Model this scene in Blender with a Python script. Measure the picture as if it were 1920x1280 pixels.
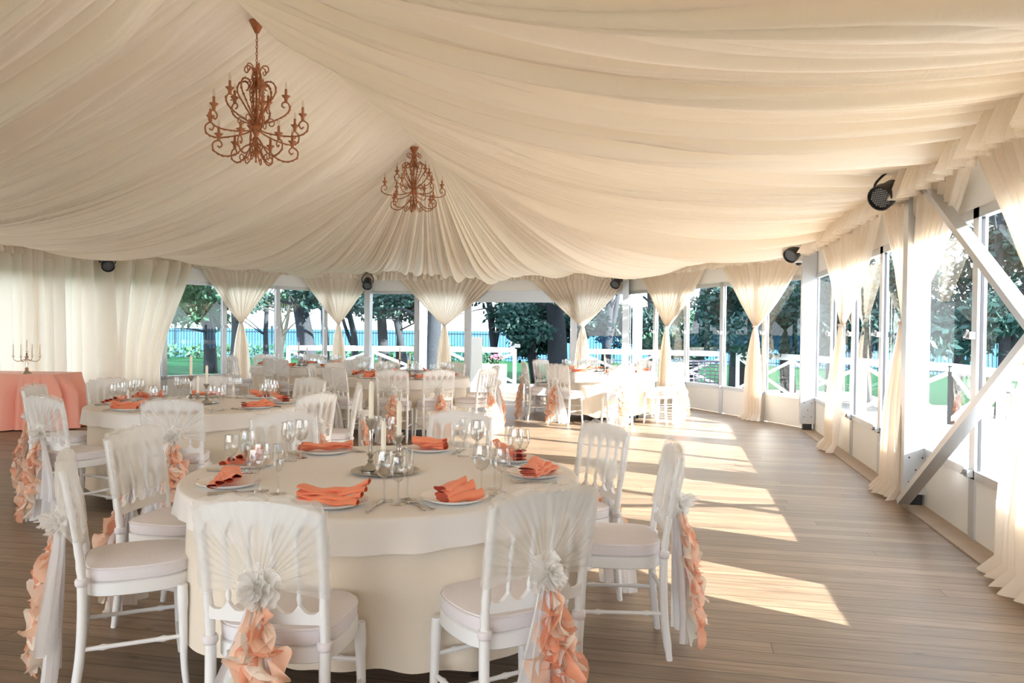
import bpy, math, random
from mathutils import Vector, Matrix, noise
R = math.radians
random.seed(7)
for o in list(bpy.data.objects): bpy.data.objects.remove(o)
SC = bpy.context.scene
COL = SC.collection

# ------------------------------------------------------------------ camera
cam_d = bpy.data.cameras.new('camera'); cam = bpy.data.objects.new('camera', cam_d); COL.objects.link(cam)
cam_d.sensor_width = 36; cam_d.lens = 36 * 1493 / 1920; cam_d.clip_end = 3000; cam_d.clip_start = .05
YAW = math.atan(300 / 1493)
PITCH = math.atan(21 / 1493)
cam.matrix_world = Matrix.Translation((0, 0, 1.4)) @ (Matrix.Rotation(YAW, 4, 'Z') @ Matrix.Rotation(R(90) - PITCH, 4, 'X') @ Matrix.Rotation(0.0113, 4, 'Z'))
SC.camera = cam
# ------------------------------------------------------------------ sky, sun, exposure
SC.view_settings.view_transform = 'Standard'; SC.view_settings.look = 'None'
SC.view_settings.gamma = 1; SC.view_settings.use_curve_mapping = False
SC.view_settings.exposure = 1.48
SC.cycles.max_bounces = 14; SC.cycles.diffuse_bounces = 8; SC.cycles.transparent_max_bounces = 40
SC.cycles.transmission_bounces = 8
W = bpy.data.worlds.new('sky'); SC.world = W; W.use_nodes = True
wn = W.node_tree; wn.nodes.clear()
wo = wn.nodes.new('ShaderNodeOutputWorld'); wb = wn.nodes.new('ShaderNodeBackground')
tc = wn.nodes.new('ShaderNodeTexCoord'); sx = wn.nodes.new('ShaderNodeSeparateXYZ'); cr = wn.nodes.new('ShaderNodeValToRGB')
cr.color_ramp.elements[0].position = 0.0; cr.color_ramp.elements[0].color = (.92, .96, 1, 1)
cr.color_ramp.elements[1].position = 1.0; cr.color_ramp.elements[1].color = (.66, .80, 1, 1)
e = cr.color_ramp.elements.new(.25); e.color = (.88, .94, 1, 1)
wn.links.new(tc.outputs['Generated'], sx.inputs[0]); wn.links.new(sx.outputs['Z'], cr.inputs[0])
wn.links.new(cr.outputs[0], wb.inputs[0]); wb.inputs[1].default_value = 2.2
wn.links.new(wb.outputs[0], wo.inputs[0])
sun_d = bpy.data.lights.new('sun', 'SUN'); sun = bpy.data.objects.new('sun', sun_d); COL.objects.link(sun)
sun_d.energy = 14.0; sun_d.angle = R(.5); sun_d.color = (1, .93, .82)
SUN_DIR = Vector((-1, .45, -.41)).normalized()      # direction the light travels
sun.rotation_euler = SUN_DIR.to_track_quat('-Z', 'Y').to_euler()
sun.location = (30, -10, 15)

# ------------------------------------------------------------------ helpers
class MB:
    def __init__(s): s.v = []; s.f = []
    def add(s, vs, fs):
        b = len(s.v); s.v += [tuple(p) for p in vs]; s.f += [tuple(i + b for i in f) for f in fs]
    def box(s, c, d, rot=None):
        vs = []
        for x in (-.5, .5):
            for y in (-.5, .5):
                for z in (-.5, .5):
                    p = Vector((x * d[0], y * d[1], z * d[2]))
                    if rot is not None: p = rot @ p
                    vs.append(p + Vector(c))
        s.add(vs, [(0, 1, 3, 2), (4, 6, 7, 5), (0, 4, 5, 1), (2, 3, 7, 6), (0, 2, 6, 4), (1, 5, 7, 3)])
    def bar(s, a, b, w, t=None, up=(0, 0, 1)):
        a = Vector(a); b = Vector(b); d = b - a; L = d.length; t = t or w
        z = d.normalized(); u = Vector(up)
        if abs(z.dot(u)) > .98: u = Vector((1, 0, 0))
        x = u.cross(z).normalized(); y = z.cross(x)
        m = Matrix((x, y, z)).transposed()
        s.box((a + b) / 2, (w, t, L), m)
    def grid(s, fn, nu, nv, closed=False):
        vs = []
        for j in range(nv + 1):
            for i in range(nu if closed else nu + 1): vs.append(fn(i / nu, j / nv))
        n = nu if closed else nu + 1; fs = []
        for j in range(nv):
            for i in range(nu):
                a = j * n + i; b = j * n + (i + 1) % n
                fs.append((a, b, b + n, a + n))
        s.add(vs, fs)
    def tube(s, pts, r, n=6, cap=True):
        pts = [Vector(p) for p in pts]; m = len(pts)
        rr = [r] * m if not isinstance(r, (list, tuple)) else list(r)
        t = (pts[1] - pts[0]).normalized(); u = Vector((0, 0, 1)) if abs(t.z) < .9 else Vector((1, 0, 0))
        x = u.cross(t).normalized(); vs = []
        for i, p in enumerate(pts):
            if i == 0: t = pts[1] - pts[0]
            elif i == m - 1: t = pts[-1] - pts[-2]
            else: t = pts[i + 1] - pts[i - 1]
            if t.length < 1e-9: t = Vector((0, 0, 1))
            t.normalize(); x = (x - t * x.dot(t))
            if x.length < 1e-6: x = t.orthogonal()
            x.normalize(); y = t.cross(x)
            for k in range(n):
                a = 2 * math.pi * k / n; vs.append(p + (x * math.cos(a) + y * math.sin(a)) * rr[i])
        fs = [(i * n + k, i * n + (k + 1) % n, (i + 1) * n + (k + 1) % n, (i + 1) * n + k) for i in range(m - 1) for k in range(n)]
        if cap: fs += [tuple(range(n))[::-1], tuple((m - 1) * n + k for k in range(n))]
        s.add(vs, fs)
    def lathe(s, prof, c=(0, 0, 0), n=16, axis=None, openend=False):
        c = Vector(c); vs = []
        q = None
        if axis is not None: q = Vector(axis).to_track_quat('Z', 'Y')
        for r_, z in prof:
            for k in range(n):
                a = 2 * math.pi * k / n; p = Vector((r_ * math.cos(a), r_ * math.sin(a), z))
                if q: p = q @ p
                vs.append(c + p)
        m = len(prof)
        fs = [(i * n + k, i * n + (k + 1) % n, (i + 1) * n + (k + 1) % n, (i + 1) * n + k) for i in range(m - 1) for k in range(n)]
        if prof[0][0] > 1e-4: fs.append(tuple(range(n))[::-1])
        if prof[-1][0] > 1e-4 and not openend: fs.append(tuple((m - 1) * n + k for k in range(n)))
        s.add(vs, fs)
    def build(s, name, mat, parent=None, smooth=False, loc=None, rotz=0):
        me = bpy.data.meshes.new(name); me.from_pydata(s.v, [], s.f); me.validate()
        if smooth:
            me.polygons.foreach_set('use_smooth', [True] * len(me.polygons))
            if smooth == 'angle': me.set_sharp_from_angle(angle=R(40))
        me.materials.append(mat)
        o = bpy.data.objects.new(name, me); COL.objects.link(o)
        if loc is not None: o.location = loc
        o.rotation_euler.z = rotz
        if parent: o.parent = parent
        return o
def empty(name, loc=(0, 0, 0), rotz=0):
    o = bpy.data.objects.new(name, None); COL.objects.link(o); o.location = loc; o.rotation_euler.z = rotz
    o.empty_display_size = .1; return o
def tag(o, label=None, cat=None, group=None, kind=None):
    if label: o['label'] = label
    if cat: o['category'] = cat
    if group: o['group'] = group
    if kind: o['kind'] = kind
    return o
def dup(o, parent=None):
    c = o.copy(); COL.objects.link(c)
    if parent: c.parent = parent
    for ch in KIDS(o): dup(ch, c)
    return c
def KIDS(o): return [x for x in list(o.children)]
def cat(pts, n=8):
    P = [Vector(p) for p in pts]; P = [P[0] * 2 - P[1]] + P + [P[-1] * 2 - P[-2]]; out = []
    for i in range(1, len(P) - 2):
        for k in range(n):
            t = k / n; a, b, c, d = P[i - 1:i + 3]
            out.append(.5 * ((2 * b) + (c - a) * t + (2 * a - 5 * b + 4 * c - d) * t * t + (3 * b - 3 * c + d - a) * t ** 3))
    out.append(P[-2]); return out
def lerp(a, b, t): return a + (b - a) * t
def sm(t): t = max(0, min(1, t)); return t * t * (3 - 2 * t)

# ------------------------------------------------------------------ materials
def mat(name, col, rough=.5, metal=0, spec=.5, bump=None, var=None, transl=0, transp=0, sheen=0, tcol=None):
    m = bpy.data.materials.new(name); m.use_nodes = True; nt = m.node_tree; N = nt.nodes; L = nt.links
    b = N['Principled BSDF']; out = N['Material Output']
    b.inputs['Base Color'].default_value = (*col, 1); b.inputs['Roughness'].default_value = rough
    b.inputs['Metallic'].default_value = metal; b.inputs['Specular IOR Level'].default_value = spec
    if sheen: b.inputs['Sheen Weight'].default_value = sheen
    if var or bump:
        tcn = N.new('ShaderNodeTexCoord')
    if var:
        nz = N.new('ShaderNodeTexNoise'); nz.inputs['Scale'].default_value = var[0]; nz.inputs['Detail'].default_value = 4
        mx = N.new('ShaderNodeMix'); mx.data_type = 'RGBA'
        mx.inputs[6].default_value = (*col, 1); mx.inputs[7].default_value = (*var[1], 1)
        L.new(tcn.outputs['Object'], nz.inputs[0]); L.new(nz.outputs[0], mx.inputs[0]); L.new(mx.outputs[2], b.inputs['Base Color'])
    if bump:
        nb = N.new('ShaderNodeTexNoise'); nb.inputs['Scale'].default_value = bump[0]; nb.inputs['Detail'].default_value = 5
        if len(bump) > 2: nb.inputs['Distortion'].default_value = bump[2]
        bp = N.new('ShaderNodeBump'); bp.inputs['Strength'].default_value = bump[1]; bp.inputs['Distance'].default_value = .02
        L.new(tcn.outputs['Object'], nb.inputs[0]); L.new(nb.outputs[0], bp.inputs['Height']); L.new(bp.outputs[0], b.inputs['Normal'])
    last = b.outputs[0]
    if transl:
        t = N.new('ShaderNodeBsdfTranslucent'); t.inputs[0].default_value = (*(tcol or col), 1)
        if bump: L.new(bp.outputs[0], t.inputs['Normal'])
        x = N.new('ShaderNodeMixShader'); x.inputs[0].default_value = transl
        L.new(last, x.inputs[1]); L.new(t.outputs[0], x.inputs[2]); last = x.outputs[0]
    if transp:
        t = N.new('ShaderNodeBsdfTransparent'); x = N.new('ShaderNodeMixShader'); x.inputs[0].default_value = transp
        L.new(last, x.inputs[1]); L.new(t.outputs[0], x.inputs[2]); last = x.outputs[0]
    L.new(last, out.inputs[0]); return m
def glassmat(name, tint=(.97, .99, 1), base=.04, gain=.9, power=4, rough=0.0):
    m = bpy.data.materials.new(name); m.use_nodes = True; nt = m.node_tree; N = nt.nodes; L = nt.links; N.clear()
    out = N.new('ShaderNodeOutputMaterial'); t = N.new('ShaderNodeBsdfTransparent'); g = N.new('ShaderNodeBsdfGlossy')
    f = N.new('ShaderNodeLayerWeight'); f.inputs[0].default_value = .5; x = N.new('ShaderNodeMixShader')
    t.inputs[0].default_value = (*tint, 1); g.inputs['Roughness'].default_value = rough
    pw = N.new('ShaderNodeMath'); pw.operation = 'POWER'; pw.inputs[1].default_value = power
    mu = N.new('ShaderNodeMath'); mu.operation = 'MULTIPLY_ADD'; mu.inputs[1].default_value = gain; mu.inputs[2].default_value = base; mu.use_clamp = True
    L.new(f.outputs['Facing'], pw.inputs[0]); L.new(pw.outputs[0], mu.inputs[0]); L.new(mu.outputs[0], x.inputs[0]); L.new(t.outputs[0], x.inputs[1]); L.new(g.outputs[0], x.inputs[2]); L.new(x.outputs[0], out.inputs[0])
    return m
def floormat():
    m = bpy.data.materials.new('whitewashed_planks'); m.use_nodes = True; nt = m.node_tree; N = nt.nodes; L = nt.links
    b = N['Principled BSDF']
    def math_(op, a, bb=None, clamp=False):
        n = N.new('ShaderNodeMath'); n.operation = op; n.use_clamp = clamp
        for i, q in enumerate((a, bb)):
            if q is None: continue
            if isinstance(q, (int, float)): n.inputs[i].default_value = q
            else: L.new(q, n.inputs[i])
        return n.outputs[0]
    tcn = N.new('ShaderNodeTexCoord'); s = N.new('ShaderNodeSeparateXYZ'); L.new(tcn.outputs['Object'], s.inputs[0])
    row = math_('DIVIDE', s.outputs[1], .125); ri = math_('FLOOR', row); fr = math_('FRACT', row)
    wn_ = N.new('ShaderNodeTexWhiteNoise'); wn_.noise_dimensions = '1D'; L.new(ri, wn_.inputs['W'])
    off = math_('MULTIPLY', wn_.outputs[0], 7.0)
    lx = math_('DIVIDE', math_('ADD', s.outputs[0], off), 3.8); li = math_('FLOOR', lx); lf = math_('FRACT', lx)
    w2 = N.new('ShaderNodeTexWhiteNoise'); w2.noise_dimensions = '2D'; cx = N.new('ShaderNodeCombineXYZ'); L.new(ri, cx.inputs[0]); L.new(li, cx.inputs[1]); L.new(cx.outputs[0], w2.inputs['Vector'])
    # grain stretched along the planks
    cv = N.new('ShaderNodeCombineXYZ'); L.new(math_('MULTIPLY', s.outputs[0], 1.1), cv.inputs[0]); L.new(math_('MULTIPLY', s.outputs[1], 16.0), cv.inputs[1]); L.new(math_('MULTIPLY', w2.outputs[0], 9.0), cv.inputs[2])
    g = N.new('ShaderNodeTexNoise'); g.inputs['Scale'].default_value = 2.2; g.inputs['Detail'].default_value = 6; g.inputs['Roughness'].default_value = .65; g.inputs['Distortion'].default_value = .6; L.new(cv.outputs[0], g.inputs[0])
    r1 = N.new('ShaderNodeValToRGB'); r1.color_ramp.elements[0].color = (.11, .070, .042, 1); r1.color_ramp.elements[0].position = .25
    r1.color_ramp.elements[1].color = (.33, .245, .175, 1); r1.color_ramp.elements[1].position = .75
    k_ = r1.color_ramp.elements.new(.5); k_.color = (.225, .160, .108, 1)
    L.new(g.outputs[0], r1.inputs[0])
    # knots
    cv2 = N.new('ShaderNodeCombineXYZ'); L.new(math_('MULTIPLY', s.outputs[0], 1.0), cv2.inputs[0]); L.new(math_('MULTIPLY', s.outputs[1], 3.0), cv2.inputs[1])
    vo = N.new('ShaderNodeTexVoronoi'); vo.inputs['Scale'].default_value = 2.3; L.new(cv2.outputs[0], vo.inputs[0])
    kn = N.new('ShaderNodeValToRGB'); kn.color_ramp.elements[0].position = .03; kn.color_ramp.elements[1].position = .085; L.new(vo.outputs[0], kn.inputs[0])
    m1 = N.new('ShaderNodeMix'); m1.data_type = 'RGBA'; m1.blend_type = 'MULTIPLY'; m1.inputs[0].default_value = .6; L.new(r1.outputs[0], m1.inputs[6]); L.new(kn.outputs[0], m1.inputs[7])
    # per-plank tone
    hv = N.new('ShaderNodeHueSaturation'); L.new(m1.outputs[2], hv.inputs['Color']); L.new(math_('ADD', math_('MULTIPLY', w2.outputs[0], .38), .84), hv.inputs['Value'])
    # gaps
    gp = math_('LESS_THAN', math_('ABSOLUTE', math_('SUBTRACT', fr, .5)), .472)
    ge = math_('GREATER_THAN', lf, .0012)
    ok = math_('MULTIPLY', gp, ge)
    m2 = N.new('ShaderNodeMix'); m2.data_type = 'RGBA'; L.new(ok, m2.inputs[0]); m2.inputs[6].default_value = (.09, .055, .035, 1); L.new(hv.outputs[0], m2.inputs[7])
    L.new(m2.outputs[2], b.inputs['Base Color'])
    L.new(math_('ADD', math_('MULTIPLY', g.outputs[0], .3), .28), b.inputs['Roughness'])
    bp = N.new('ShaderNodeBump'); bp.inputs['Strength'].default_value = .35; bp.inputs['Distance'].default_value = .004
    L.new(math_('ADD', math_('MULTIPLY', g.outputs[0], .5), ok), bp.inputs['Height']); L.new(bp.outputs[0], b.inputs['Normal'])
    return m
M = {}
M['floor'] = floormat()
M['drape'] = mat('ceiling_fabric', (.85, .765, .645), .45, bump=(10, .2, 1.6), transl=.12, tcol=(.9, .78, .64))
M['roof'] = mat('white_roof_canvas', (.80, .80, .78), .5, transl=.13)
M['curtain'] = mat('curtain_satin', (.89, .83, .75), .45, bump=(22, .2, 1), transl=.45, tcol=(.94, .84, .71))
M['valance'] = mat('valance_fabric', (.88, .81, .72), .5, bump=(25, .4, 1), transl=.3, tcol=(.92, .82, .7))
M['white'] = mat('white_panel', (.80, .80, .78), .4)
M['alu'] = mat('brushed_aluminium', (.56, .57, .58), .35, metal=.6)
M['gasket'] = mat('black_gasket', (.04, .04, .05), .5)
M['pane'] = glassmat('window_glass', (.90, .96, 1), .05, .6, 5)
M['paint'] = mat('white_chair_paint', (.80, .80, .80), .32, bump=(60, .05))
M['cushion'] = mat('cushion_cotton', (.74, .70, .72), .85, bump=(90, .15), sheen=.2)
M['sheer'] = mat('white_organza', (.88, .87, .85), .6, transl=.35, transp=.72, bump=(40, .1, 1))
M['knot'] = mat('white_knotted_organza', (.93, .92, .90), .6, transl=.45, transp=.25)
M['veil'] = mat('white_sash_tail', (.86, .86, .88), .6, transl=.35, transp=.25, bump=(30, .15, 1))
M['coral'] = mat('coral_chiffon', (.93, .47, .31), .6, transl=.35, transp=.2)
M['peach'] = mat('peach_chiffon', (.94, .68, .52), .6, transl=.35, transp=.22)
M['cream'] = mat('cream_chiffon', (.91, .84, .74), .6, transl=.35, transp=.15)
M['mint'] = mat('pale_mint_chiffon', (.76, .80, .74), .6, transl=.35, transp=.15)
M['linen'] = mat('white_table_linen', (.76, .73, .70), .7, bump=(70, .06), sheen=.15)
M['skirt'] = mat('cream_table_skirt', (.74, .66, .55), .6, bump=(60, .08), sheen=.2)
M['napkin'] = mat('coral_napkin', (.86, .27, .14), .75, bump=(80, .12), sheen=.15)
M['pinkcloth'] = mat('coral_pink_cloth', (.92, .42, .32), .55, bump=(40, .1), sheen=.2)
M['china'] = mat('white_china', (.86, .87, .87), .12)
M['steel'] = mat('polished_steel', (.62, .61, .59), .16, metal=1)
M['pewter'] = mat('pewter', (.50, .49, .46), .3, metal=1, bump=(60, .2))
M['silver'] = mat('warm_silver', (.66, .58, .48), .25, metal=1)
M['candle'] = mat('ivory_wax', (.84, .80, .68), .5)
M['glass'] = glassmat('clear_wine_glass', (.95, .96, .96), .13, .85, 1.8)
M['rust'] = mat('rust_copper_iron', (.50, .20, .09), .5, metal=.35, var=(30, (.34, .12, .05)))
M['bulb'] = glassmat('clear_bulb', (.95, .93, .88), .08, .6, 2)
M['black'] = mat('black_plastic', (.012, .012, .015), .4)
M['blue'] = mat('blue_sticker', (.02, .22, .62), .5)
M['led'] = mat('lens_glass', (.25, .27, .3), .15)
M['deck'] = mat('terrace_boards', (.52, .50, .48), .7, var=(3, (.42, .39, .36)))
M['lawn'] = mat('grass', (.006, .075, .022), .9, spec=.1, var=(5, (.004, .05, .018)), bump=(120, .8))
M['path'] = mat('pale_path', (.6, .58, .55), .9)
M['sea'] = mat('sea_water', (.02, .11, .27), .9, spec=.05, var=(.05, (.04, .16, .33)))
M['bark'] = mat('dark_bark', (.022, .028, .036), .9, var=(8, (.010, .016, .024)), bump=(25, .6))
M['birch'] = mat('pale_bark', (.55, .5, .44), .8, var=(12, (.3, .25, .2)))
M['leaf'] = mat('dark_green_leaves', (.010, .050, .045), .6, transl=.2, tcol=(.02, .10, .06))
M['leaf2'] = mat('green_leaves', (.02, .085, .05), .6, transl=.3, tcol=(.08, .22, .06))
M['fence'] = mat('dark_fence_paint', (.008, .03, .045), .5)
M['rail'] = mat('white_rail_paint', (.82, .82, .8), .5)
M['flower'] = mat('pink_petals', (.75, .12, .30), .7)
M['lilac'] = mat('lilac_petals', (.45, .25, .55), .7)
M['wicker'] = mat('grey_brown_wicker', (.10, .09, .12), .7)
M['darkleg'] = mat('dark_metal_leg', (.03, .02, .015), .5)

# ------------------------------------------------------------------ the tent: plan
XR, XL, YV = 2.05, -9.85, 12.2
APEX = Vector((-3.9, 12.2)); ZR, ZE = 4.40, 2.80
PL = [Vector((XR, 12.2)), Vector((-.925, 17.353)), Vector((-6.875, 17.353)), Vector((XL, 12.2))]
Y0 = -5.0
# floor
fb = MB(); fb.add([(XL - .1, Y0, 0), (XR + .1, Y0, 0), (XR + .1, YV, 0), (PL[1].x + .05, PL[1].y + .1, 0), (PL[2].x - .05, PL[2].y + .1, 0), (XL - .1, YV, 0)], [(0, 1, 2, 3, 4, 5)])
fb.add([(XL - .1, Y0, -.08), (XR + .1, Y0, -.08), (XR + .1, YV, -.08), (PL[1].x + .05, PL[1].y + .1, -.08), (PL[2].x - .05, PL[2].y + .1, -.08), (XL - .1, YV, -.08)], [(5, 4, 3, 2, 1, 0)])
fb.f += [(i, (i + 1) % 6, 6 + (i + 1) % 6, 6 + i)[::-1] for i in range(6)]
tag(fb.build('floor', M['floor']), kind='structure')

def foldtable(L, lo, hi, seed):
    rn = random.Random(seed); xs = [0]; dp = []
    while xs[-1] < L + hi:
        w = rn.choice((rn.uniform(lo, hi), rn.uniform(lo, (lo + hi) / 2))); xs.append(xs[-1] + w); dp.append(w * rn.uniform(.30, .85))
    def f(x):
        import bisect
        i = max(0, min(len(dp) - 1, bisect.bisect_right(xs, x) - 1))
        q = (x - xs[i]) / (xs[i + 1] - xs[i]); q = max(0, min(1, q))
        return -dp[i] * (4 * q * (1 - q)) ** .75
    return f
def prof(t, sag=.42, xs=.15):
    return ZR - (ZR - ZE) * t - 4 * sag * t * (1 - t) * (1 - .15 * t) - xs * math.sin(math.pi * min(1, t * t))
cb = MB()
# two long slopes
for side in (1, -1):
    L = YV + .03 - Y0; ff = foldtable(L + 2, .07, .36, 11 + side); f2 = foldtable(L + 3, .03, .10, 61 + side); nu = 1900; nt_ = 44
    xe = XR - .10 if side > 0 else XL + .10
    def fn(a, b, side=side, ff=ff, f2=f2, xe=xe, L=L):
        y = Y0 + a * L; t = b ** .9
        bay = ((y - 2.2) / 5.0) % 1
        drift = .10 * math.sin(y * 2.1 + t * 2.2) * t + .05 * math.sin(y * 5 + t * 5)
        env = min(1, t * 9) * (.62 + .65 * math.sin(math.pi * min(1, t * .95 + .03)) ** .7)
        z = prof(t, xs=lerp(.0 if side > 0 else .10, .15, sm((y - 8.5) / 3.7))) + (ff(y + 1 + drift) + .75 * f2(y + 1.3 + drift * 1.7 + .03 * math.sin(t * 9))) * env - .16 * math.sin(math.pi * bay) ** .8 * math.sin(math.pi * t) ** .8
        x = lerp(-3.9, xe, t)
        return (x, y, z)
    cb.grid(fn, nu, nt_)
# the fan of the polygonal end
for k in range(3):
    A, B = PL[k], PL[k + 1]; L = (B - A).length; ff = foldtable(L + 1, .07, .26, 31 + k)
    inn = (APEX - (A + B) / 2).normalized() * .10
    def fn(a, b, A=A, B=B, ff=ff, L=L, inn=inn):
        w = A.lerp(B, a) + inn; p = APEX.lerp(w, b)
        amp = min(1, b * 1.9)
        z = prof(b) + ff(a * L + .3 + .05 * math.sin(a * 40 + b * 4)) * amp * (.5 + .9 * math.sin(math.pi * min(1, b))) - .12 * math.sin(math.pi * a) ** .8 * math.sin(math.pi * b) - .12 * max(0, math.sin(math.pi * min(1, b * b))) * math.sin(math.pi * a)
        return (p.x, p.y, z)
    cb.grid(fn, 420, 44)
tag(cb.build('ceiling', M['drape'], smooth=True), kind='structure')
rf = MB(); zz = .32
rf.add([(-3.9, Y0 - .2, ZR + zz), (-3.9, 12.2, ZR + zz)] + [(XR + .1, Y0 - .2, ZE + .08), (XL - .1, Y0 - .2, ZE + .08)] + [(p.x + (.1 if p.x > -3.9 else -.1), p.y + (.1 if p.y > 13 else 0), ZE + .08) for p in PL], [(0, 2, 4, 1), (0, 1, 7, 3), (1, 4, 5), (1, 5, 6), (1, 6, 7)])
tag(rf.build('roof', M['roof']), kind='structure')
# gathered seam ruffles across the right slope
def seam(y, side, name):
    s = MB()
    def fn(a, b):
        t = .02 + a * .9; x = lerp(-3.9, XR - .1 if side > 0 else XL + .1, t)
        bay = ((y - 2.2) / 5.0) % 1
        z = prof(t, xs=0) - .16 * math.sin(math.pi * bay) ** .8 * math.sin(math.pi * t) ** .8 - .05 - .004 * math.sin(a * 300) * math.sin(a * 97) - .01 * math.sin(b * math.pi)
        return (x, y + (b - .5) * .13 + .010 * math.sin(a * 210 + b * 2) * math.sin(a * 57), z)
    s.grid(fn, 420, 4); return tag(s.build(name, M['drape'], smooth=True), kind='structure')
seam(4.3, 1, 'trim_1')

# ------------------------------------------------------------------ walls: panels, frames, glass
win_n = [0]
def frame_window(A, B, zb, zt, parentname=True, latches=(True, True)):
    """one glazed panel from A to B (plan), glass zb..zt"""
    win_n[0] += 1; A = Vector(A); B = Vector(B); d = (B - A).normalized(); n = Vector((-d.y, d.x))
    P = lambda p, z, o=0: (p.x + n.x * o, p.y + n.y * o, z)
    f = MB(); w = .05
    a = A + d * w / 2; b = B - d * w / 2
    for p in (a, b): f.bar(P(p, .0), P(p, zt + .07), w, .06, up=(n.x, n.y, 0))
    f.bar(P(A, zb - .03), P(B, zb - .03), .06, .06); f.bar(P(A, zt + .035), P(B, zt + .035), .06, .07)
    o = tag(f.build('window_%d' % win_n[0], M['alu']), kind='structure')
    g = MB(); a2 = A + d * w; b2 = B - d * w
    g.add([P(a2, zb), P(b2, zb), P(b2, zt), P(a2, zt)], [(0, 1, 2, 3)]); g.build('pane', M['pane'], o)
    k = MB()
    for (p, q) in ((P(a2, zb), P(a2, zt)), (P(b2, zb), P(b2, zt))): k.bar(p, q, .008, .02)
    k.build('gasket', M['gasket'], o)
    pn = MB(); pn.bar(P((a2 + b2) / 2, .01), P((a2 + b2) / 2, zb - .06), (b2 - a2).length, .03, up=(n.x, n.y, 0))
    pn.build('lower_panel', M['white'], o)
    for z, yes in zip((1.40, .46), latches):
        if not yes: continue
        l = MB(); s_ = 1 if n.dot(APEX - A) > 0 else -1
        c = A; l.box(P(c, z, s_ * .045), (.075, .05, .05), Matrix.Rotation(math.atan2(d.y, d.x), 3, 'Z'))
        l.tube([P(c - d * .05, z - .01, s_ * .075), P(c, z, s_ * .085), P(c + d * .03, z + .035, s_ * .08)], .010, 6)
        l.build('latch', M['alu'], o)
    return o
# right wall: bays of four panels between the thick posts, closed panels near the camera
ys = [12.2, 10.95, 9.7, 8.45, 7.2, 5.95, 4.7, 3.45]
for a, b in zip(ys, ys[1:]): frame_window((XR, a), (XR, b), .48, 2.2)
def wallpiece(name, A, B, z0, z1, th=.03):
    w = MB(); A = Vector(A); B = Vector(B); d = (B - A); n = Vector((-d.y, d.x)).normalized()
    w.bar((*((A + B) / 2), z0), (*((A + B) / 2), z1), d.length, th, up=(n.x, n.y, 0)); return tag(w.build(name, M['white']), kind='structure')
w = MB()
w.box((XR, (YV + Y0) / 2, (2.27 + 2.85) / 2), (.03, YV - Y0, .58)); w.box((XR, (3.45 + Y0) / 2, 1.135), (.03, 3.45 - Y0, 2.27))
tag(w.build('wall_right', M['white']), kind='structure')
w = MB(); w.box((XL, (YV + Y0) / 2, 2.56), (.03, YV - Y0, .58)); w.box((XL, (2.2 + Y0) / 2, 1.135), (.03, 2.2 - Y0, 2.27)); tag(w.build('wall_left', M['white']), kind='structure')
for i in range(8): frame_window((XL, 2.2 + 1.25 * i), (XL, 3.45 + 1.25 * i), .48, 2.2)  # unseen glazing, added so daylight through it brightens the left curtains
names = ['wall_back_right', 'wall_back', 'wall_back_left']
for k in range(3):
    A, B = PL[k], PL[k + 1]; L = (B - A).length; d = (B - A) / L
    wallpiece(names[k], A, B, 2.27, 2.85)
    cuts = [0, 1.19, 2.38, 3.57, 4.76, L]
    if k == 1: cuts = [0, 1.16, 3.60, 4.78, L]
    for i, (s0, s1) in enumerate(zip(cuts, cuts[1:])):
        if k == 1 and i == 1:
            dm = MB()
            for s_ in (s0 + .05, s1 - .05):
                p = A + d * s_; dm.box((p.x, p.y, 1.05), (.10, .09, 2.1))
            q0 = A + d * s0; q1 = A + d * s1; dm.box(((q0.x + q1.x) / 2, q0.y, 2.08), (s1 - s0, .09, .12)); dm.box(((q0.x + q1.x) / 2, q0.y, 2.20), (s1 - s0, .05, .14))
            tag(dm.build('door_1', M['alu']), kind='structure'); continue
        frame_window(A + d * s0, A + d * s1, .48, 2.2)
# thick structural posts and the crossed braces
posts = [((1.96, 7.06), (.18, .13)), ((1.93, 12.14), (.20, .13)), ((1.93, 2.2), (.22, .13)), ((-.98, 17.22), (.13, .18)), ((-6.82, 17.22), (.13, .18)), ((-9.73, 12.14), (.2, .13))]
plab = ['thick grey aluminium tent post with drilled base plate on the right wall', 'grey aluminium tent post at the far right corner beside the last side curtain',
        'grey aluminium tent post near the camera on the right wall', 'aluminium tent post at the corner right of the open doorway', 'aluminium tent post at the far left corner of the back wall', 'aluminium tent post behind the left curtains']
for i, ((px, py), (sx_, sy_)) in enumerate(posts):
    p = empty('tent_post', (px, py, 0)); tag(p, plab[i], 'post', )
    b = MB(); b.box((0, 0, 1.46), (sx_, sy_, 2.72)); b.build('shaft', M['alu'], p)
    b = MB(); b.box((0, 0, .05), (sx_ * .6, sy_ * .8, .10)); b.build('base_plate', M['black'], p)
    b = MB()
    for dx, dz in ((-.05, .2), (.05, .2), (0, .3), (-.05, .4), (.05, .4)): b.box((dx, -sy_ / 2 - .001, dz), (.012, .006, .012))
    b.build('bolt_holes', M['gasket'], p)
bl = ['diagonal aluminium brace falling from the thick right post to the right', 'diagonal aluminium brace rising from the foot of the thick right post']
for i, (z0, z1) in enumerate(((2.72, .05), (.05, 2.72))):
    b = MB(); b.bar((1.90 - .05 * i, 6.93, z0), (1.90 - .05 * i, 2.3, z1), .05, .09, up=(1, 0, 0))
    tag(b.build('cross_brace', M['alu']), bl[i], 'brace', 'crossed wind braces on the right wall')
# floor edge strip
b = MB(); b.box((XR - .1, (YV + Y0) / 2, .006), (.18, YV - Y0, .012)); tag(b.build('baseboard_right', mat('edge_board', (.38, .28, .19), .6, var=(6, (.28, .2, .14)))), kind='structure')

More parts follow.
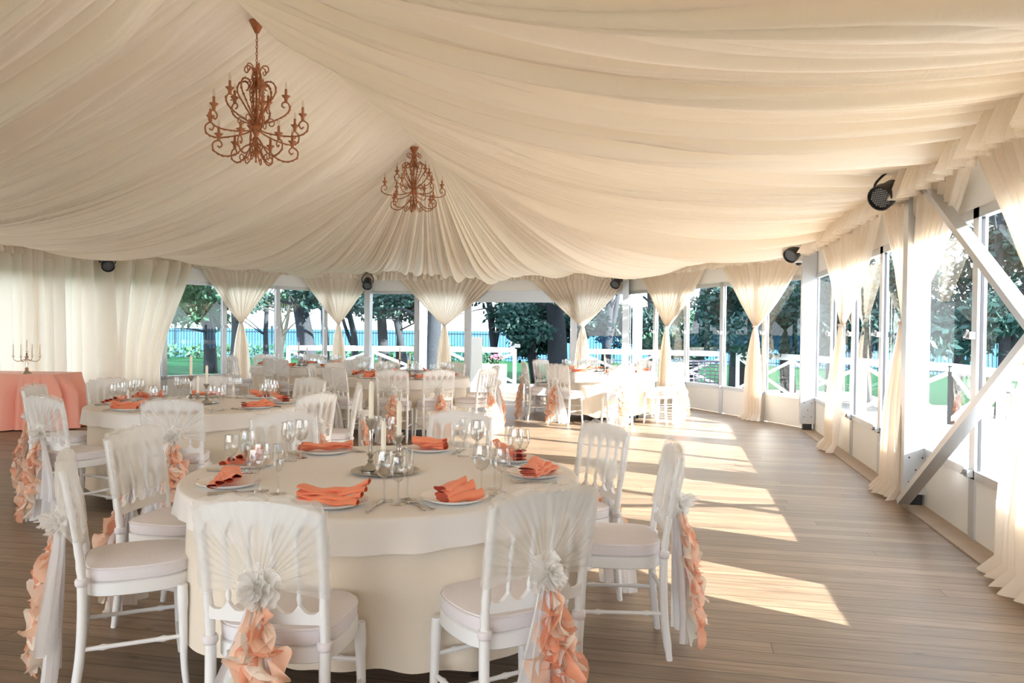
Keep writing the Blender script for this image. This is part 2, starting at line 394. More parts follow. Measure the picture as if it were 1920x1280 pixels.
# ------------------------------------------------------------------ valances and curtains
CV = Vector((-3.9, 12.2))
def inward(A, B):
    d = (B - A).normalized(); n = Vector((-d.y, d.x))
    return d, (n if n.dot(CV - A) > 0 else -n)
def valance(A, B, label, off=.14, z0=2.80, z1=2.50, seed=1):
    A = Vector(A); B = Vector(B); d, n = inward(A, B); L = (B - A).length; ph = seed * 3.1
    ff = foldtable(L + 1, .05, .13, seed)
    def fn(a, b):
        s = a * L; k = -ff(s) * (.5 + b * 1.3)
        o = off + .012 + k * 1.6 + .012 * math.sin(s * 23 + ph + b * 2)
        p = A + d * s + n * o
        return (p.x, p.y, lerp(z0, z1 + .012 * math.sin(s * 17 + ph) + .010 * math.sin(s * 41), b) )
    m = MB(); m.grid(fn, int(L * 90), 8)
    o = m.build('valance', M['valance'], smooth=True); tag(o, label, 'valance')
    return o
valance((XR, YV), (XR, 7.2), 'gathered cream fabric valance over the right wall beyond the near spotlight', seed=1)
valance((XR, 7.3), (XR, Y0), 'gathered cream fabric valance over the right wall nearest the camera', off=.17, z1=2.48, seed=2)
valance(PL[0], PL[1], 'gathered cream valance over the back right wall', seed=3)
valance(PL[1], PL[2], 'gathered cream valance over the back wall and its doorway', seed=4)
valance(PL[2], PL[3], 'gathered cream valance over the back left wall', seed=5)
valance((XL, YV), (XL, Y0), 'gathered cream valance over the closed left curtains', z1=2.46, seed=6)

def tied(A, B, s0, s1, st, label, off=.10, ztie=1.45, seed=1, wb=.19, flip=0, zbot=.01, shift=0):
    """one curtain gathered at a tie: fans out to the valance above, falls in a narrow column below"""
    A = Vector(A); B = Vector(B); d, n = inward(A, B); rn = random.Random(seed)
    NP = rn.randint(15, 19); phs = [rn.uniform(-.35, .35) for _ in range(60)]
    def fn(a, b):
        z = lerp(2.60, zbot, b); q = a * 2 - 1
        wave = math.sin(a * NP * 2 * math.pi + phs[int(a * 59)] * 0 + .8 * math.sin(a * 9 + seed)) + .45 * math.sin(a * NP * 3.3 * math.pi + seed)
        if z >= ztie:
            t = (z - ztie) / (2.6 - ztie); e = t ** .93
            c = lerp(st, (s0 + s1) / 2, e); hw = lerp(.032, (s1 - s0) / 2, e)
            amp = lerp(.012, .030, min(1, t * 3)); bow = -.03 * math.sin(math.pi * t)
        else:
            t = (ztie - z) / ztie; hw = .032 + (wb - .032) * (1 - math.exp(-3.2 * t)) ; c = st + shift * t
            amp = lerp(.014, .050, min(1, t * 2.2)); bow = .05 * t
            amp *= (1 - .45 * max(0, t - .75) / .25)
            wave = math.sin(a * 7 * 2 * math.pi + seed) + .4 * math.sin(a * 17 * math.pi + seed + t * 2)
            if z < .12:
                u = (.12 - z) / .12; hw += .05 * u; bow += .07 * u; amp += .02 * u; z += .010 * math.sin(a * 31) * u + .012 * u
        s = c + q * hw; o = off + bow + amp * wave + .03 * (1 - abs(q)) * (1 if z < ztie else .3)
        p = A + d * s + n * max(o, .05)
        return (p.x, p.y, max(z, .004))
    root = MB(); root.grid(fn, 190, 70)
    o = root.build('curtain', M['curtain'], smooth=True); tag(o, label, 'curtain', 'tied cream curtains between the glass panels')
    p = A + d * st + n * (off + .01); tb = MB()
    tb.lathe([(.040, -.014), (.047, 0), (.040, .014)], (p.x, p.y, ztie), 14)
    tb.build('tieback', M['valance'], o, smooth=True)
    return o
W_ = [(PL[3], PL[2], 1.77, 3.66, 2.68, 'tied cream curtain left of the back left corner, first after the closed ones', 2),
      (PL[3], PL[2], 3.98, 6.05, 5.03, 'tied cream curtain at the back left corner below a small spotlight', 3),
      (PL[2], PL[1], .70, 3.22, 1.86, 'tied cream curtain just left of the open doorway', 4),
      (PL[2], PL[1], 3.74, 6.05, 4.97, 'tied cream curtain just right of the open doorway', 5),
      (PL[1], PL[0], .72, 3.25, 1.86, 'sunlit tied cream curtain behind the right-hand far table', 6),
      (PL[1], PL[0], 3.65, 5.85, 4.68, 'sunlit tied cream curtain left of the far right tent post', 7),
      (Vector((XR, YV)), Vector((XR, 0)), 1.05, 4.0, 2.42, 'tied cream curtain on the right wall beyond the others', 8),
      (Vector((XR, YV)), Vector((XR, 0)), 4.10, 6.40, 4.93, 'tied cream curtain on the right wall beside the thick post', 9),
      (Vector((XR, YV)), Vector((XR, 0)), 6.50, 9.1, 7.60, 'large tied satin curtain at the right edge, nearest the camera', 10)]
for A, B, s0, s1, st, lab, sd in W_:
    right = A[0] == XR and sd >= 8
    tied(A, B, s0, s1, st, lab, off=.12 if not right else .27, ztie=1.50, seed=sd, wb={8: .31, 9: .35, 10: .50}.get(sd, .20), shift={8: -.35, 9: -.22, 10: -.10}.get(sd, 0))
def closed(A, B, s0, s1, label, seed, slope=0, off=.13, group='closed cream curtains on the left'):
    A = Vector(A); B = Vector(B); d, n = inward(A, B); L = s1 - s0; ff = foldtable(L + 1, .10, .34, seed); rn = random.Random(seed)
    def fn(a, b):
        z = lerp(2.58, .0, b); e = s1 - slope * sm(b * 1.25) ** .8
        s = lerp(s0, e, a); k = -ff(a * L) * (1.5 + .7 * b)
        o = off + k + .02 * math.sin(a * L * 5 + seed + b * 1.2) + (.05 * (b - .93) / .07 if b > .93 else 0)
        p = A + d * s + n * max(o, .05); return (p.x, p.y, z + .015 + .02 * math.sin(a * 37) * (b > .95))
    m = MB(); m.grid(fn, int(L * 60), 40)
    return tag(m.build('curtain', M['curtain'], smooth=True), label, 'curtain', group)
A_, B_ = Vector((XL, 0)), Vector((XL, YV))
closed(A_, B_, -5, 4.0, 'closed cream curtain along the left wall, out of frame side', 21)
closed(A_, B_, 3.95, 8.5, 'closed cream curtain along the left wall, nearest the camera', 22)
closed(A_, B_, 8.4, 10.6, 'closed cream curtain behind the silver candelabra on the pink table', 23)
closed(A_, B_, 10.5, 12.1, 'closed cream curtain below the left spotlight, hem showing on the floor', 24)
closed(PL[3], PL[2], .0, 1.62, 'closed thin cream curtain pulled aside at its right edge, daylight behind it', 25, slope=.62)
closed((XR, 3.5), (XR, Y0), 0, 8.4, 'closed cream curtain on the right wall beside the camera', 26)

# ------------------------------------------------------------------ spotlights
def spot(loc, aim, label):
    r_ = empty('stage_spotlight', loc); tag(r_, label, 'spotlight', 'black spotlights under the ceiling edge')
    ax = Vector(aim).normalized(); q = ax.to_track_quat('Z', 'Y')
    b = MB(); b.lathe([(.001, -.13), (.06, -.13), (.085, -.10), (.09, 0), (.105, .05), (.105, .12), (.095, .12), (.09, .10), (.001, .10)], (0, 0, 0), 20, axis=ax); b.build('housing', M['black'], r_, smooth='angle')
    b = MB()
    for i in range(-4, 5):
        for j in range(-4, 5):
            if i * i + j * j < 19: b.lathe([(.008, 0), (.006, .006), (.001, .008)], q @ Vector((i * .020 + (j % 2) * .01, j * .018, .10)), 6, axis=ax)
    b.build('lens_array', M['led'], r_)
    x = q @ Vector((1, 0, 0)); b = MB(); up = Vector((0, 0, .19))
    b.tube(cat([x * .115, x * .12 + up * .5 - ax * .04, up * .9 - ax * .1, -x * .12 + up * .5 - ax * .04, -x * .115], 6), .011, 6); b.build('yoke', M['black'], r_, smooth=True)
    b = MB(); b.tube([up * .85 - ax * .1, up + Vector((0, 0, .05)) - ax * .16], .02, 8); b.build('clamp', M['black'], r_, smooth=True)
    y = q @ Vector((0, 1, 0)); b = MB(); side = (y if y.z > 0 else -y)
    b.box(x * -.075 + side * .055 + ax * .02, (.06, .045, .012), Matrix((ax, x, side)).transposed()); b.build('label', M['blue'], r_)
    return r_
spot((1.72, 7.05, 2.56), (-.65, -.65, -.45), 'large black spotlight with blue sticker above the tied curtain by the thick post')
spot((1.66, 11.7, 2.53), (-.6, -.6, -.5), 'black spotlight with blue sticker above the far right tent post')
spot((-9.40, 11.9, 2.46), (.55, -.6, -.55), 'black spotlight hanging above the closed left curtains')
spot((-6.70, 16.85, 2.42), (.2, -.7, -.65), 'small dark spotlight above the curtain at the back left corner')
spot((-1.15, 16.8, 2.44), (-.3, -.7, -.6), 'small dark spotlight above the curtain right of the doorway')
dc = empty('dome_camera', (1.76, 12.0, 2.42)); tag(dc, 'small white dome security camera under the valance at the far right post', 'camera')
b = MB(); b.lathe([(.001, .05), (.05, .05), (.055, 0), (.045, -.01)], n=16); b.build('mount', M['white'], dc, smooth=True)
b = MB(); b.tube([(0, 0, .03), (.05, .05, .10), (.13, .10, .10)], .018, 8); b.build('bracket', M['white'], dc, smooth=True)
b = MB(); b.lathe([(.042, -.01), (.035, -.035), (.001, -.05)], n=16); b.build('dome', M['black'], dc, smooth=True)

# ------------------------------------------------------------------ chandeliers
def spiral(cx, cz, r0, r1, a0, a1, n=16):
    return [(cx + lerp(r0, r1, i / n) * math.cos(lerp(a0, a1, i / n)), cz + lerp(r0, r1, i / n) * math.sin(lerp(a0, a1, i / n))) for i in range(n + 1)]
def rz(pts, ang):
    c, s = math.cos(ang), math.sin(ang); return [(r * c, r * s, z) for r, z in pts]
def leafy(mb, pts, w=.018):
    for i in range(2, len(pts) - 2, 3):
        p = Vector(pts[i]); t = (Vector(pts[i + 1]) - p).normalized(); s_ = t.cross(Vector((0, 0, 1)))
        if s_.length < .01: s_ = Vector((1, 0, 0))
        s_.normalize(); k = t.cross(s_)
        mb.add([p, p + t * .03 + s_ * w, p + t * .055, p + t * .03 - s_ * w, p + t * .03 + k * .012], [(0, 1, 4), (1, 2, 4), (2, 3, 4), (3, 0, 4)])
def make_chandelier(top, label):
    r_ = empty('chandelier', (0, 0, 0)); tag(r_, label, 'chandelier')
    # local z=0 is the hub; overall -.36 .. +.58; the chain reaches the ridge
    b = MB(); b.lathe([(.001, top - .10), (.02, top - .10), (.05, top - .04), (.075, top + .01), (.001, top + .02)], n=14); b.build('ceiling_rose', M['rust'], r_, smooth=True)
    b = MB(); z = .60; k = 0
    while z < top - .09:
        pts = []
        for i in range(13):
            a = i / 12 * 2 * math.pi; u, v = .009 * math.cos(a), .020 * math.sin(a)
            pts.append((u, 0, z + v) if k % 2 else (0, u, z + v))
        b.tube(pts, .0035, 5, cap=False); z += .032; k += 1
    b.tube([(.004, .004, .58), (.006, 0, top - .08)], .0025, 5); b.build('chain', M['rust'], r_, smooth=True)
    b = MB(); b.lathe([(.001, -.34), (.012, -.33), (.006, -.30), (.03, -.25), (.05, -.235), (.03, -.225), (.014, -.20), (.012, -.10), (.03, -.06), (.045, -.02), (.03, .02), (.014, .05), (.010, .30), (.010, .50), (.035, .51), (.035, .52), (.012, .54), (.010, .58), (.001, .60)], n=12); b.build('centre_stem', M['rust'], r_, smooth=True)
    N1 = 6
    for k in range(N1):                                    # the lyre-shaped cage
        a = k * 2 * math.pi / N1 + .2
        P = [(.03, .02), (.05, .10), (.12, .22), (.18, .33), (.165, .41), (.11, .43), (.075, .40), (.08, .36), (.10, .345)]
        b = MB(); q = rz([tuple(p) for p in [(v.x, v.y) for v in cat([(x, z_, 0) for x, z_ in P], 7)]], a); b.tube(q, .0075, 6)
        P2 = [(.02, .47), (.035, .40), (.06, .33), (.04, .18), (.03, .05)]
        q2 = rz([(v.x, v.y) for v in cat([(x, z_, 0) for x, z_ in P2], 6)], a + .3); b.tube(q2, .005, 5)
        leafy(b, q[8:40]); leafy(b, q2)
        b.build('cage_scroll', M['rust'], r_, smooth=True)
        b = MB(); P = [(.02, .40), (.045, .46), (.035, .53), (.06, .575), (.10, .575), (.115, .54), (.095, .515), (.08, .53), (.085, .545)]
        b.tube(rz([(v.x, v.y) for v in cat([(x, z_, 0) for x, z_ in P], 7)], a), .0065, 6); b.build('crown_scroll', M['rust'], r_, smooth=True)
        b = MB(); P = [(.02, -.10), (.06, -.16), (.05, -.22), (.085, -.30), (.13, -.33), (.15, -.30), (.135, -.27), (.11, -.285), (.118, -.30)]
        b.tube(rz([(v.x, v.y) for v in cat([(x, z_, 0) for x, z_ in P], 7)], a + .5), .006, 6); b.build('foot_scroll', M['rust'], r_, smooth=True)
        b = MB(); P = [(.02, .0), (.07, .05), (.13, .09), (.165, .06), (.15, .02), (.12, .025), (.12, .05)]
        b.tube(rz([(v.x, v.y) for v in cat([(x, z_, 0) for x, z_ in P], 6)], a + .25), .0055, 6); b.build('hub_scroll', M['rust'], r_, smooth=True)
    for tier, (na, a0, P, tip) in enumerate([
        (6, .1, [(.03, -.02), (.10, -.055), (.25, -.085), (.40, -.09), (.49, -.05), (.505, .02), (.455, .055), (.42, .02), (.44, -.02), (.465, -.005)], (.455, .055)),
        (6, .62, [(.03, -.16), (.10, -.19), (.18, -.27), (.28, -.30), (.375, -.26), (.385, -.19), (.335, -.16), (.305, -.195), (.325, -.225), (.345, -.21)], (.335, -.16)),
        (5, .4, [(.03, .03), (.11, .05), (.20, .09), (.275, .14), (.305, .20), (.285, .25), (.245, .25), (.235, .215), (.26, .20)], (.27, .253))]):
        for k in range(na):
            a = a0 + k * 2 * math.pi / na
            q = rz([(v.x, v.y) for v in cat([(x, z_, 0) for x, z_ in P], 7)], a)
            b = MB(); b.tube(q, .0075, 6); leafy(b, q[6:30], .014)
            arm = b.build('arm', M['rust'], r_, smooth=True)
            c = (tip[0] * math.cos(a), tip[0] * math.sin(a), tip[1])
            b = MB(); b.lathe([(.001, 0), (.010, .0), (.018, .02), (.014, .03), (.026, .045), (.042, .062), (.036, .064), (.012, .056), (.001, .055)], c, 10); b.build('drip_cup', M['rust'], arm, smooth=True)
            b = MB(); b.lathe([(.001, .055), (.0125, .055), (.0125, .125), (.001, .126)], c, 8); b.build('candle_sleeve', M['rust'], arm, smooth='angle')
            b = MB(); b.lathe([(.006, .125), (.013, .145), (.012, .165), (.003, .195), (.001, .2)], c, 8); b.build('bulb', M['bulb'], arm, smooth=True)
    return r_
c1 = make_chandelier(4.29 - 3.30, 'near rusty scroll chandelier on a long chain, larger in the photo')
c1.location = (-3.9, 6.96, 3.30)
c2 = dup(c1); c2.location = (-4.05, 12.1, 3.60); c2['label'] = 'far rusty scroll chandelier hanging from the peak where the ceiling folds meet'
c2.rotation_euler.z = .35
for ch in c2.children:                                   # its chain is shorter
    if ch.name.startswith(('chain', 'ceiling_rose')):
        ch.data = ch.data.copy(); cut = 4.27 - 3.60
        for v in ch.data.vertices:
            if ch.name.startswith('ceiling_rose'): v.co.z -= (4.29 - 3.30) - cut
            elif v.co.z > .6: v.co.z = .6 + (v.co.z - .6) * (cut - .06 - .6) / (.91 - .6)

# ------------------------------------------------------------------ chairs
def ruffle_mb(rn, x0, z0, length, width, xend, y0, turns, fall, phi0):
    m = MB(); ph = rn.uniform(0, 6); p2 = rn.uniform(0, 6); amp = rn.uniform(.55, .95); sway = rn.uniform(-.018, .018)
    def fn(a, b):
        t = b; w = width * (.25 + .75 * min(1, t * 3.2)) * (1 - .75 * max(0, t - .88) / .12)
        cx = lerp(x0, xend, t ** .8) + sway * math.sin(t * 8 + ph); cy = y0 - fall * t ** .8 - .010 * math.sin(t * 9 + ph)
        f = 2 * math.pi * turns * t; phi = phi0 + amp * math.sin(f + ph) + .3 * math.sin(f * 1.7 + p2)
        k = a * w * (1 + .18 * math.sin(f * 2.3 + p2)); z = z0 - length * t + a * a * w * .42 * math.sin(f * 1.45 + p2) - .25 * k
        return (cx + k * math.cos(phi), cy + k * math.sin(phi) * .8, max(z, .02))
    m.grid(fn, 4, int(turns * 13)); return m
def make_chair(seed):
    rn = random.Random(seed)
    c = empty('banquet_chair')
    P = M['paint']
    # back posts: (x, y, z) centre line
    def post(side): return [(side * .182, -.215, .0), (side * .181, -.190, .20), (side * .181, -.186, .44), (side * .184, -.205, .62), (side * .187, -.235, .80), (side * .187, -.250, .865)]
    def ypost(z):
        zs = [0, .2, .44, .62, .8, .9]; yy = [-.215, -.19, -.186, -.205, -.235, -.255]
        for i in range(5):
            if z <= zs[i + 1]: return lerp(yy[i], yy[i + 1], (z - zs[i]) / (zs[i + 1] - zs[i]))
        return -.255
    for side in (-1, 1):
        pts = cat(post(side), 6); rad = []
        for p in pts:
            r_ = .0175 if p.z < .46 else .0145
            for zc in (.50, .57, .64, .71, .78): r_ += .0035 * math.exp(-((p.z - zc) / .008) ** 2)
            if p.z < .05: r_ = .014
            rad.append(r_)
        m = MB(); m.tube(pts, rad, 10); m.build('rear_leg', P, c, smooth='angle')
        m = MB(); q = cat([(side * .188, .175, 0), (side * .184, .165, .12), (side * .176, .158, .40)], 8)
        rr = [lerp(.0125, .019, p.z / .4) + .004 * math.exp(-((p.z - .33) / .008) ** 2) + .003 * math.exp(-((p.z - .36) / .006) ** 2) for p in q]
        m.tube(q, rr, 10); m.build('front_leg', P, c, smooth='angle')
    def dshape(sc, z, n=40):
        pts = []
        for i in range(n):
            a = 2 * math.pi * i / n; x, y = math.cos(a), math.sin(a)
            ex = .62 if y > 0 else .42
            px = (abs(x) ** ex) * math.copysign(1, x) * (.198 if y > 0 else .180 + .018 * (1 + y)) * sc
            py = (abs(y) ** (.75 if y > 0 else .5)) * math.copysign(1, y) * (.205 if y > 0 else .185) * sc
            pts.append(Vector((px, py, z)))
        return pts
    def stack(name, layers, mt, parent):
        m = MB(); n = 40; vs = []
        for sc, z in layers: vs += dshape(sc, z, n)
        k = len(layers); fs = [(i * n + j, i * n + (j + 1) % n, (i + 1) * n + (j + 1) % n, (i + 1) * n + j) for i in range(k - 1) for j in range(n)]
        fs += [tuple(range(n))[::-1], tuple((k - 1) * n + j for j in range(n))]
        m.add(vs, fs); return m.build(name, mt, parent, smooth='angle')
    stack('seat_frame', [(.97, .388), (1.0, .392), (1.0, .436), (.97, .44)], P, c)
    cu = stack('seat_cushion', [(.95, .441), (.985, .447), (.99, .468), (.99, .484), (.965, .494), (.80, .500), (.4, .503)], M['cushion'], c)
    m = MB(); pts = dshape(.988, .486); m.tube(pts + [pts[0]], .0035, 5, cap=False); m.build('piping', M['cushion'], cu, smooth=True)
    for s_ in (-1, 1): m = MB(); m.lathe([(.020, .438), (.0235, .445), (.0235, .460), (.020, .466)], (s_ * .181, -.187, 0), 12); m.build('cushion_tie', M['cushion'], cu, smooth=True)
    def str_(a, b_):
        a = Vector(a); b_ = Vector(b_); q = [a.lerp(b_, i / 24) for i in range(25)]
        rr = [.0085 + .004 * (math.exp(-((i - 5) / .8) ** 2) + math.exp(-((i - 19) / .8) ** 2)) for i in range(25)]
        m = MB(); m.tube(q, rr, 8); m.build('stretcher', P, c, smooth='angle')
    for s_ in (-1, 1):
        str_((s_ * .183, .165, .20), (s_ * .181, -.19, .20)); 
    str_((-.181, -.188, .27), (.181, -.188, .27)); str_((-.181, .160, .27), (.181, .160, .27)); str_((.183, .160, .13), (-.183, .160, .13))
    # crest rail with the arcade cut out below it
    NA = 5; m = MB(); half = .185; ni = 80; th = .020; vs = []; fs = []
    def low(x):
        q = ((x + half) / (2 * half)) * NA; f = q - math.floor(q); e = abs(f - .5) * 2
        return .775 + .055 * math.sqrt(max(0, 1 - min(1, e / .84) ** 2)) if e < .84 else .775
    for i in range(ni + 1):
        x = lerp(-half, half, i / ni); zt = .893 - .022 * abs(x / half) ** 3.2 + .004 * math.cos(x / half * math.pi); zl = low(x); by = .014 * (1 - (x / half) ** 2)
        for z in (zl, zt):
            for o in (-th / 2, th / 2): vs.append((x, ypost(z) - by + o, z))
    for i in range(ni):
        a = i * 4; n_ = a + 4
        fs += [(a, n_, n_ + 2, a + 2), (a + 1, a + 3, n_ + 3, n_ + 1), (a, a + 1, n_ + 1, n_), (a + 2, n_ + 2, n_ + 3, a + 3)]
    fs += [(0, 2, 3, 1), (ni * 4, ni * 4 + 1, ni * 4 + 3, ni * 4 + 2)]
    m.add(vs, fs); m.build('crest_rail', P, c, smooth='angle')
    # lower rail, scalloped up to the spindles
    m = MB(); vs = []; fs = []
    for i in range(ni + 1):
        x = lerp(-half, half, i / ni); q = ((x + half) / (2 * half)) * NA; e = abs(q - round(q)); zt = .553 + .030 * max(0, 1 - e * 2.6) ** 1.6; by = .014 * (1 - (x / half) ** 2)
        for z in (.520, zt):
            for o in (-.009, .009): vs.append((x, ypost(z) - by + o, z))
    for i in range(ni):
        a = i * 4; n_ = a + 4
        fs += [(a, n_, n_ + 2, a + 2), (a + 1, a + 3, n_ + 3, n_ + 1), (a, a + 1, n_ + 1, n_), (a + 2, n_ + 2, n_ + 3, a + 3)]
    fs += [(0, 2, 3, 1), (ni * 4, ni * 4 + 1, ni * 4 + 3, ni * 4 + 2)]
    m.add(vs, fs); m.build('lower_rail', P, c, smooth='angle')
    for k in range(1, NA):
        x = lerp(-half, half, k / NA); by = .014 * (1 - (x / half) ** 2); m = MB()
        q = [Vector((x, ypost(z) - by, z)) for z in [lerp(.565, .785, i / 22) for i in range(23)]]
        m.tube(q, [.0065 + .004 * math.exp(-((p.z - .60) / .008) ** 2) + .005 * math.exp(-((p.z - .70) / .016) ** 2) + .003 * math.exp(-((p.z - .755) / .008) ** 2) for p in q], 8); m.build('spindle', P, c, smooth=True)
    # ---- sheer cover: front sheet, top, and a back gathered into the knot
    m = MB(); kx = rn.uniform(-.035, .035); kz = .655; sd = rn.uniform(0, 9)
    hw = .205
    def ztop(x): return .905 - .028 * abs(x / hw) ** 3 + .006 * math.sin(x * 70 + sd)
    def front(a, b):
        x = lerp(-hw, hw, a); zt = ztop(x); z = lerp(zt, .615 + .012 * math.sin(a * 9 + sd), b)
        y = ypost(z) + .020 + .004 * math.sin(a * 38 + sd) * b + .003 * math.sin(b * 9 + a * 12)
        edge = max(0, (abs(x) / hw - .93) / .07); return (x * (1 - .01 * edge), y - .03 * edge, z)
    m.grid(front, 36, 14)
    # back: boundary runs left side -> top -> right side
    def bnd(s_):
        if s_ < .26: q = s_ / .26; z = lerp(.60, .86, q); return Vector((-hw, ypost(z) - .012, z))
        if s_ > .74: q = (1 - s_) / .26; z = lerp(.60, .86, q); return Vector((hw, ypost(z) - .012, z))
        q = (s_ - .26) / .48; x = lerp(-hw, hw, q); zt = ztop(x); w_ = min(1, min(q, 1 - q) * 12); z = lerp(.86, zt, w_); return Vector((x, ypost(z) - .012 - .010 * w_, z))
    NPL = 11
    def back(a, b):
        B = bnd(a); ang = lerp(math.pi * 1.12, -math.pi * .12, a); K = Vector((kx + .026 * math.cos(ang), -.262, kz + .018 * math.sin(ang)))
        p = B.lerp(K, b ** .92); pl = math.sin(a * NPL * 2 * math.pi + sd + 2.4 * math.sin(a * 11 + sd)) * (.5 + .5 * math.sin(a * 13 + sd)) + .6 * math.sin(a * NPL * 4.6 * math.pi + sd + 2 * math.sin(a * 7))
        amp = .0075 * b ** .5 * math.sin(math.pi * min(1, b * .8 + .12)) * (1 if b > .02 else .1)
        return (p.x, p.y - .010 * math.sin(math.pi * b) + amp * pl, p.z + amp * .5 * pl)
    m.grid(back, 150, 16)
    # strip over the top edge
    def topst(a, b):
        x = lerp(-hw, hw, a); zt = ztop(x); f = Vector(front(a, 0)); g = bnd(.26 + .48 * a); p = f.lerp(g, b); return (p.x, p.y, p.z + .009 * math.sin(math.pi * b) + .003 * math.sin(a * 60 + sd) * math.sin(math.pi * b))
    m.grid(topst, 60, 5)
    for s_ in (-1, 1):
        def sidest(a, b, s_=s_):
            z = lerp(.61, .872, a); return (s_ * (hw - .002 + .006 * math.sin(math.pi * b)), lerp(ypost(z) - .012, ypost(z) - .010 + .02, b), z)
        m.grid(sidest, 12, 4)
    cov = m.build('chair_cover', M['sheer'], c, smooth=True)
    # rosette of crumpled petals
    m = MB()
    for k in range(9):
        rad = [.062, .058, .052, .045, .040, .034, .027, .020, .013][k]; ph = rn.uniform(0, 6); ox = rn.uniform(-.010, .010); oz = rn.uniform(-.014, .014); lob = rn.choice((4, 5, 6, 7)); dep = .262 + .005 * k
        def fn(a, b, rad=rad, ph=ph, ox=ox, oz=oz, lob=lob, dep=dep, k=k):
            t = a * 2 * math.pi; r_ = rad * b * (1 + .13 * math.sin(lob * t + ph)); y = -dep - .016 * b * b * (k * .35) - .011 * b * math.sin(lob * t + ph * 2) - .006 * b * math.sin((lob + 4) * t)
            return (kx + ox + r_ * math.cos(t), y, kz - .01 + oz + r_ * 1.12 * math.sin(t))
        m.grid(fn, 30, 4, closed=True)
    m.build('rosette', M['knot'], cov, smooth=True)
    # white sash tail
    m = MB(); tx = kx + rn.choice((-.05, .06)); tz0 = kz - .035; tw = rn.uniform(.13, .18); zb = rn.uniform(.012, .06); fl = rn.uniform(.03, .08)
    for lay in range(2):
        off = lay * .018; wd = tw * (1 - .25 * lay); sx0 = -1 if tx < kx else 1; lb = zb + lay * .16
        def fn(a, b, off=off, wd=wd, lay=lay, lb=lb):
            q = a * 2 - 1; t = b ** 1.0; w_ = lerp(.024, wd, sm(t * 1.15) ** .8); x = lerp(kx, tx + lay * .04, t ** .8) + q * w_
            z = lerp(tz0, lb + .012 * math.sin(a * 11 + sd), t); y = -.262 - fl * t ** 1.3 * .9 - off - lerp(.004, .022, t) * math.sin(a * 4.5 * 2 * math.pi + sd + lay + t) - .01 * math.sin(a * 19 + t * 3)
            return (x, y, z)
        m.grid(fn, 56, 26)
    m.build('sash_tail', M['veil'], cov, smooth=True)
    sgn = -1 if tx > kx else 1
    cols = ['cream', 'peach', 'coral', 'peach', 'mint', 'coral', 'cream', 'peach', 'peach', 'cream']
    if seed % 3 == 1: cols = ['peach', 'coral', 'cream', 'coral', 'peach', 'cream', 'peach', 'coral', 'mint', 'peach']
    cols = cols + ['peach', 'cream', 'coral', 'peach']
    for k, cn in enumerate(cols):
        q = (k + .5) / len(cols) * 2 - 1; x0 = kx + .012 * q; xe = kx + sgn * .045 + q * rn.uniform(.03, .075)
        phi0 = R(-90 + q * 70 + rn.uniform(-25, 25))
        r_ = ruffle_mb(rn, x0, kz - .040 - .006 * (k % 3), rn.uniform(.38, .62), rn.uniform(.045, .078), xe, -.268 - .012 * rn.random(), rn.uniform(2.6, 4.4), rn.uniform(.03, .10), phi0)
        r_.build('ruffle', M[cn], cov, smooth=True)
    return c
PROTO = [make_chair(s) for s in (101, 212, 340)]
used = [False] * 3
def place_chair(cx, cy, ang, dist, label, group, k, twist=0):
    x = cx + (dist - .25) * math.cos(R(ang)); y = cy + (dist - .25) * math.sin(R(ang))
    o = PROTO[k] if not used[k] else dup(PROTO[k]); used[k] = True
    o.location = (x, y, 0); o.rotation_euler = (0, 0, R(ang + 90 + twist)); tag(o, label, 'chair', group); return o

# ------------------------------------------------------------------ table ware (first of each kind)
def lathe_obj(name, prof_, mt, n=20, parent=None, c=(0, 0, 0), openend=False):
    b = MB(); b.lathe(prof_, c, n, openend=openend); return b.build(name, mt, parent, smooth='angle')
def make_glass(kind):
    if kind == 'wine': H_, rb, rm, st = .180, .031, .027, .083
    elif kind == 'goblet': H_, rb, rm, st = .192, .036, .030, .088
    else: H_, rb, rm, st = .195, .023, .020, .085
    o = empty({'wine': 'wine_glass', 'goblet': 'water_goblet', 'flute': 'champagne_flute'}[kind])
    lathe_obj('foot', [(.001, .006), (.006, .006), (.020, .003), (.033, .001), (.033, .0), (.001, .0)], M['glass'], 20, o)
    lathe_obj('stem', [(.006, .005), (.0035, .02), (.0032, st * .6), (.0055, st)], M['glass'], 10, o)
    bp = [(.001, st), (.004, st), (rb * .55, st + .008), (rb * .88, st + .028), (rb, st + (H_ - st) * .45), (rb * .97, st + (H_ - st) * .7), (rm, H_)]
    lathe_obj('bowl', bp, M['glass'], 24, o, openend=True)
    b = MB(); b.tube([(rm * math.cos(k * math.pi / 14), rm * math.sin(k * math.pi / 14), H_) for k in range(29)], .0009, 5, cap=False); b.build('rim', M['glass'], o, smooth=True)
    return o
def make_plate():
    return lathe_obj('dinner_plate', [(.001, .004), (.07, .004), (.085, .007), (.128, .020), (.131, .0215), (.129, .018), (.088, .002), (.07, .0), (.001, .0)], M['china'], 40)
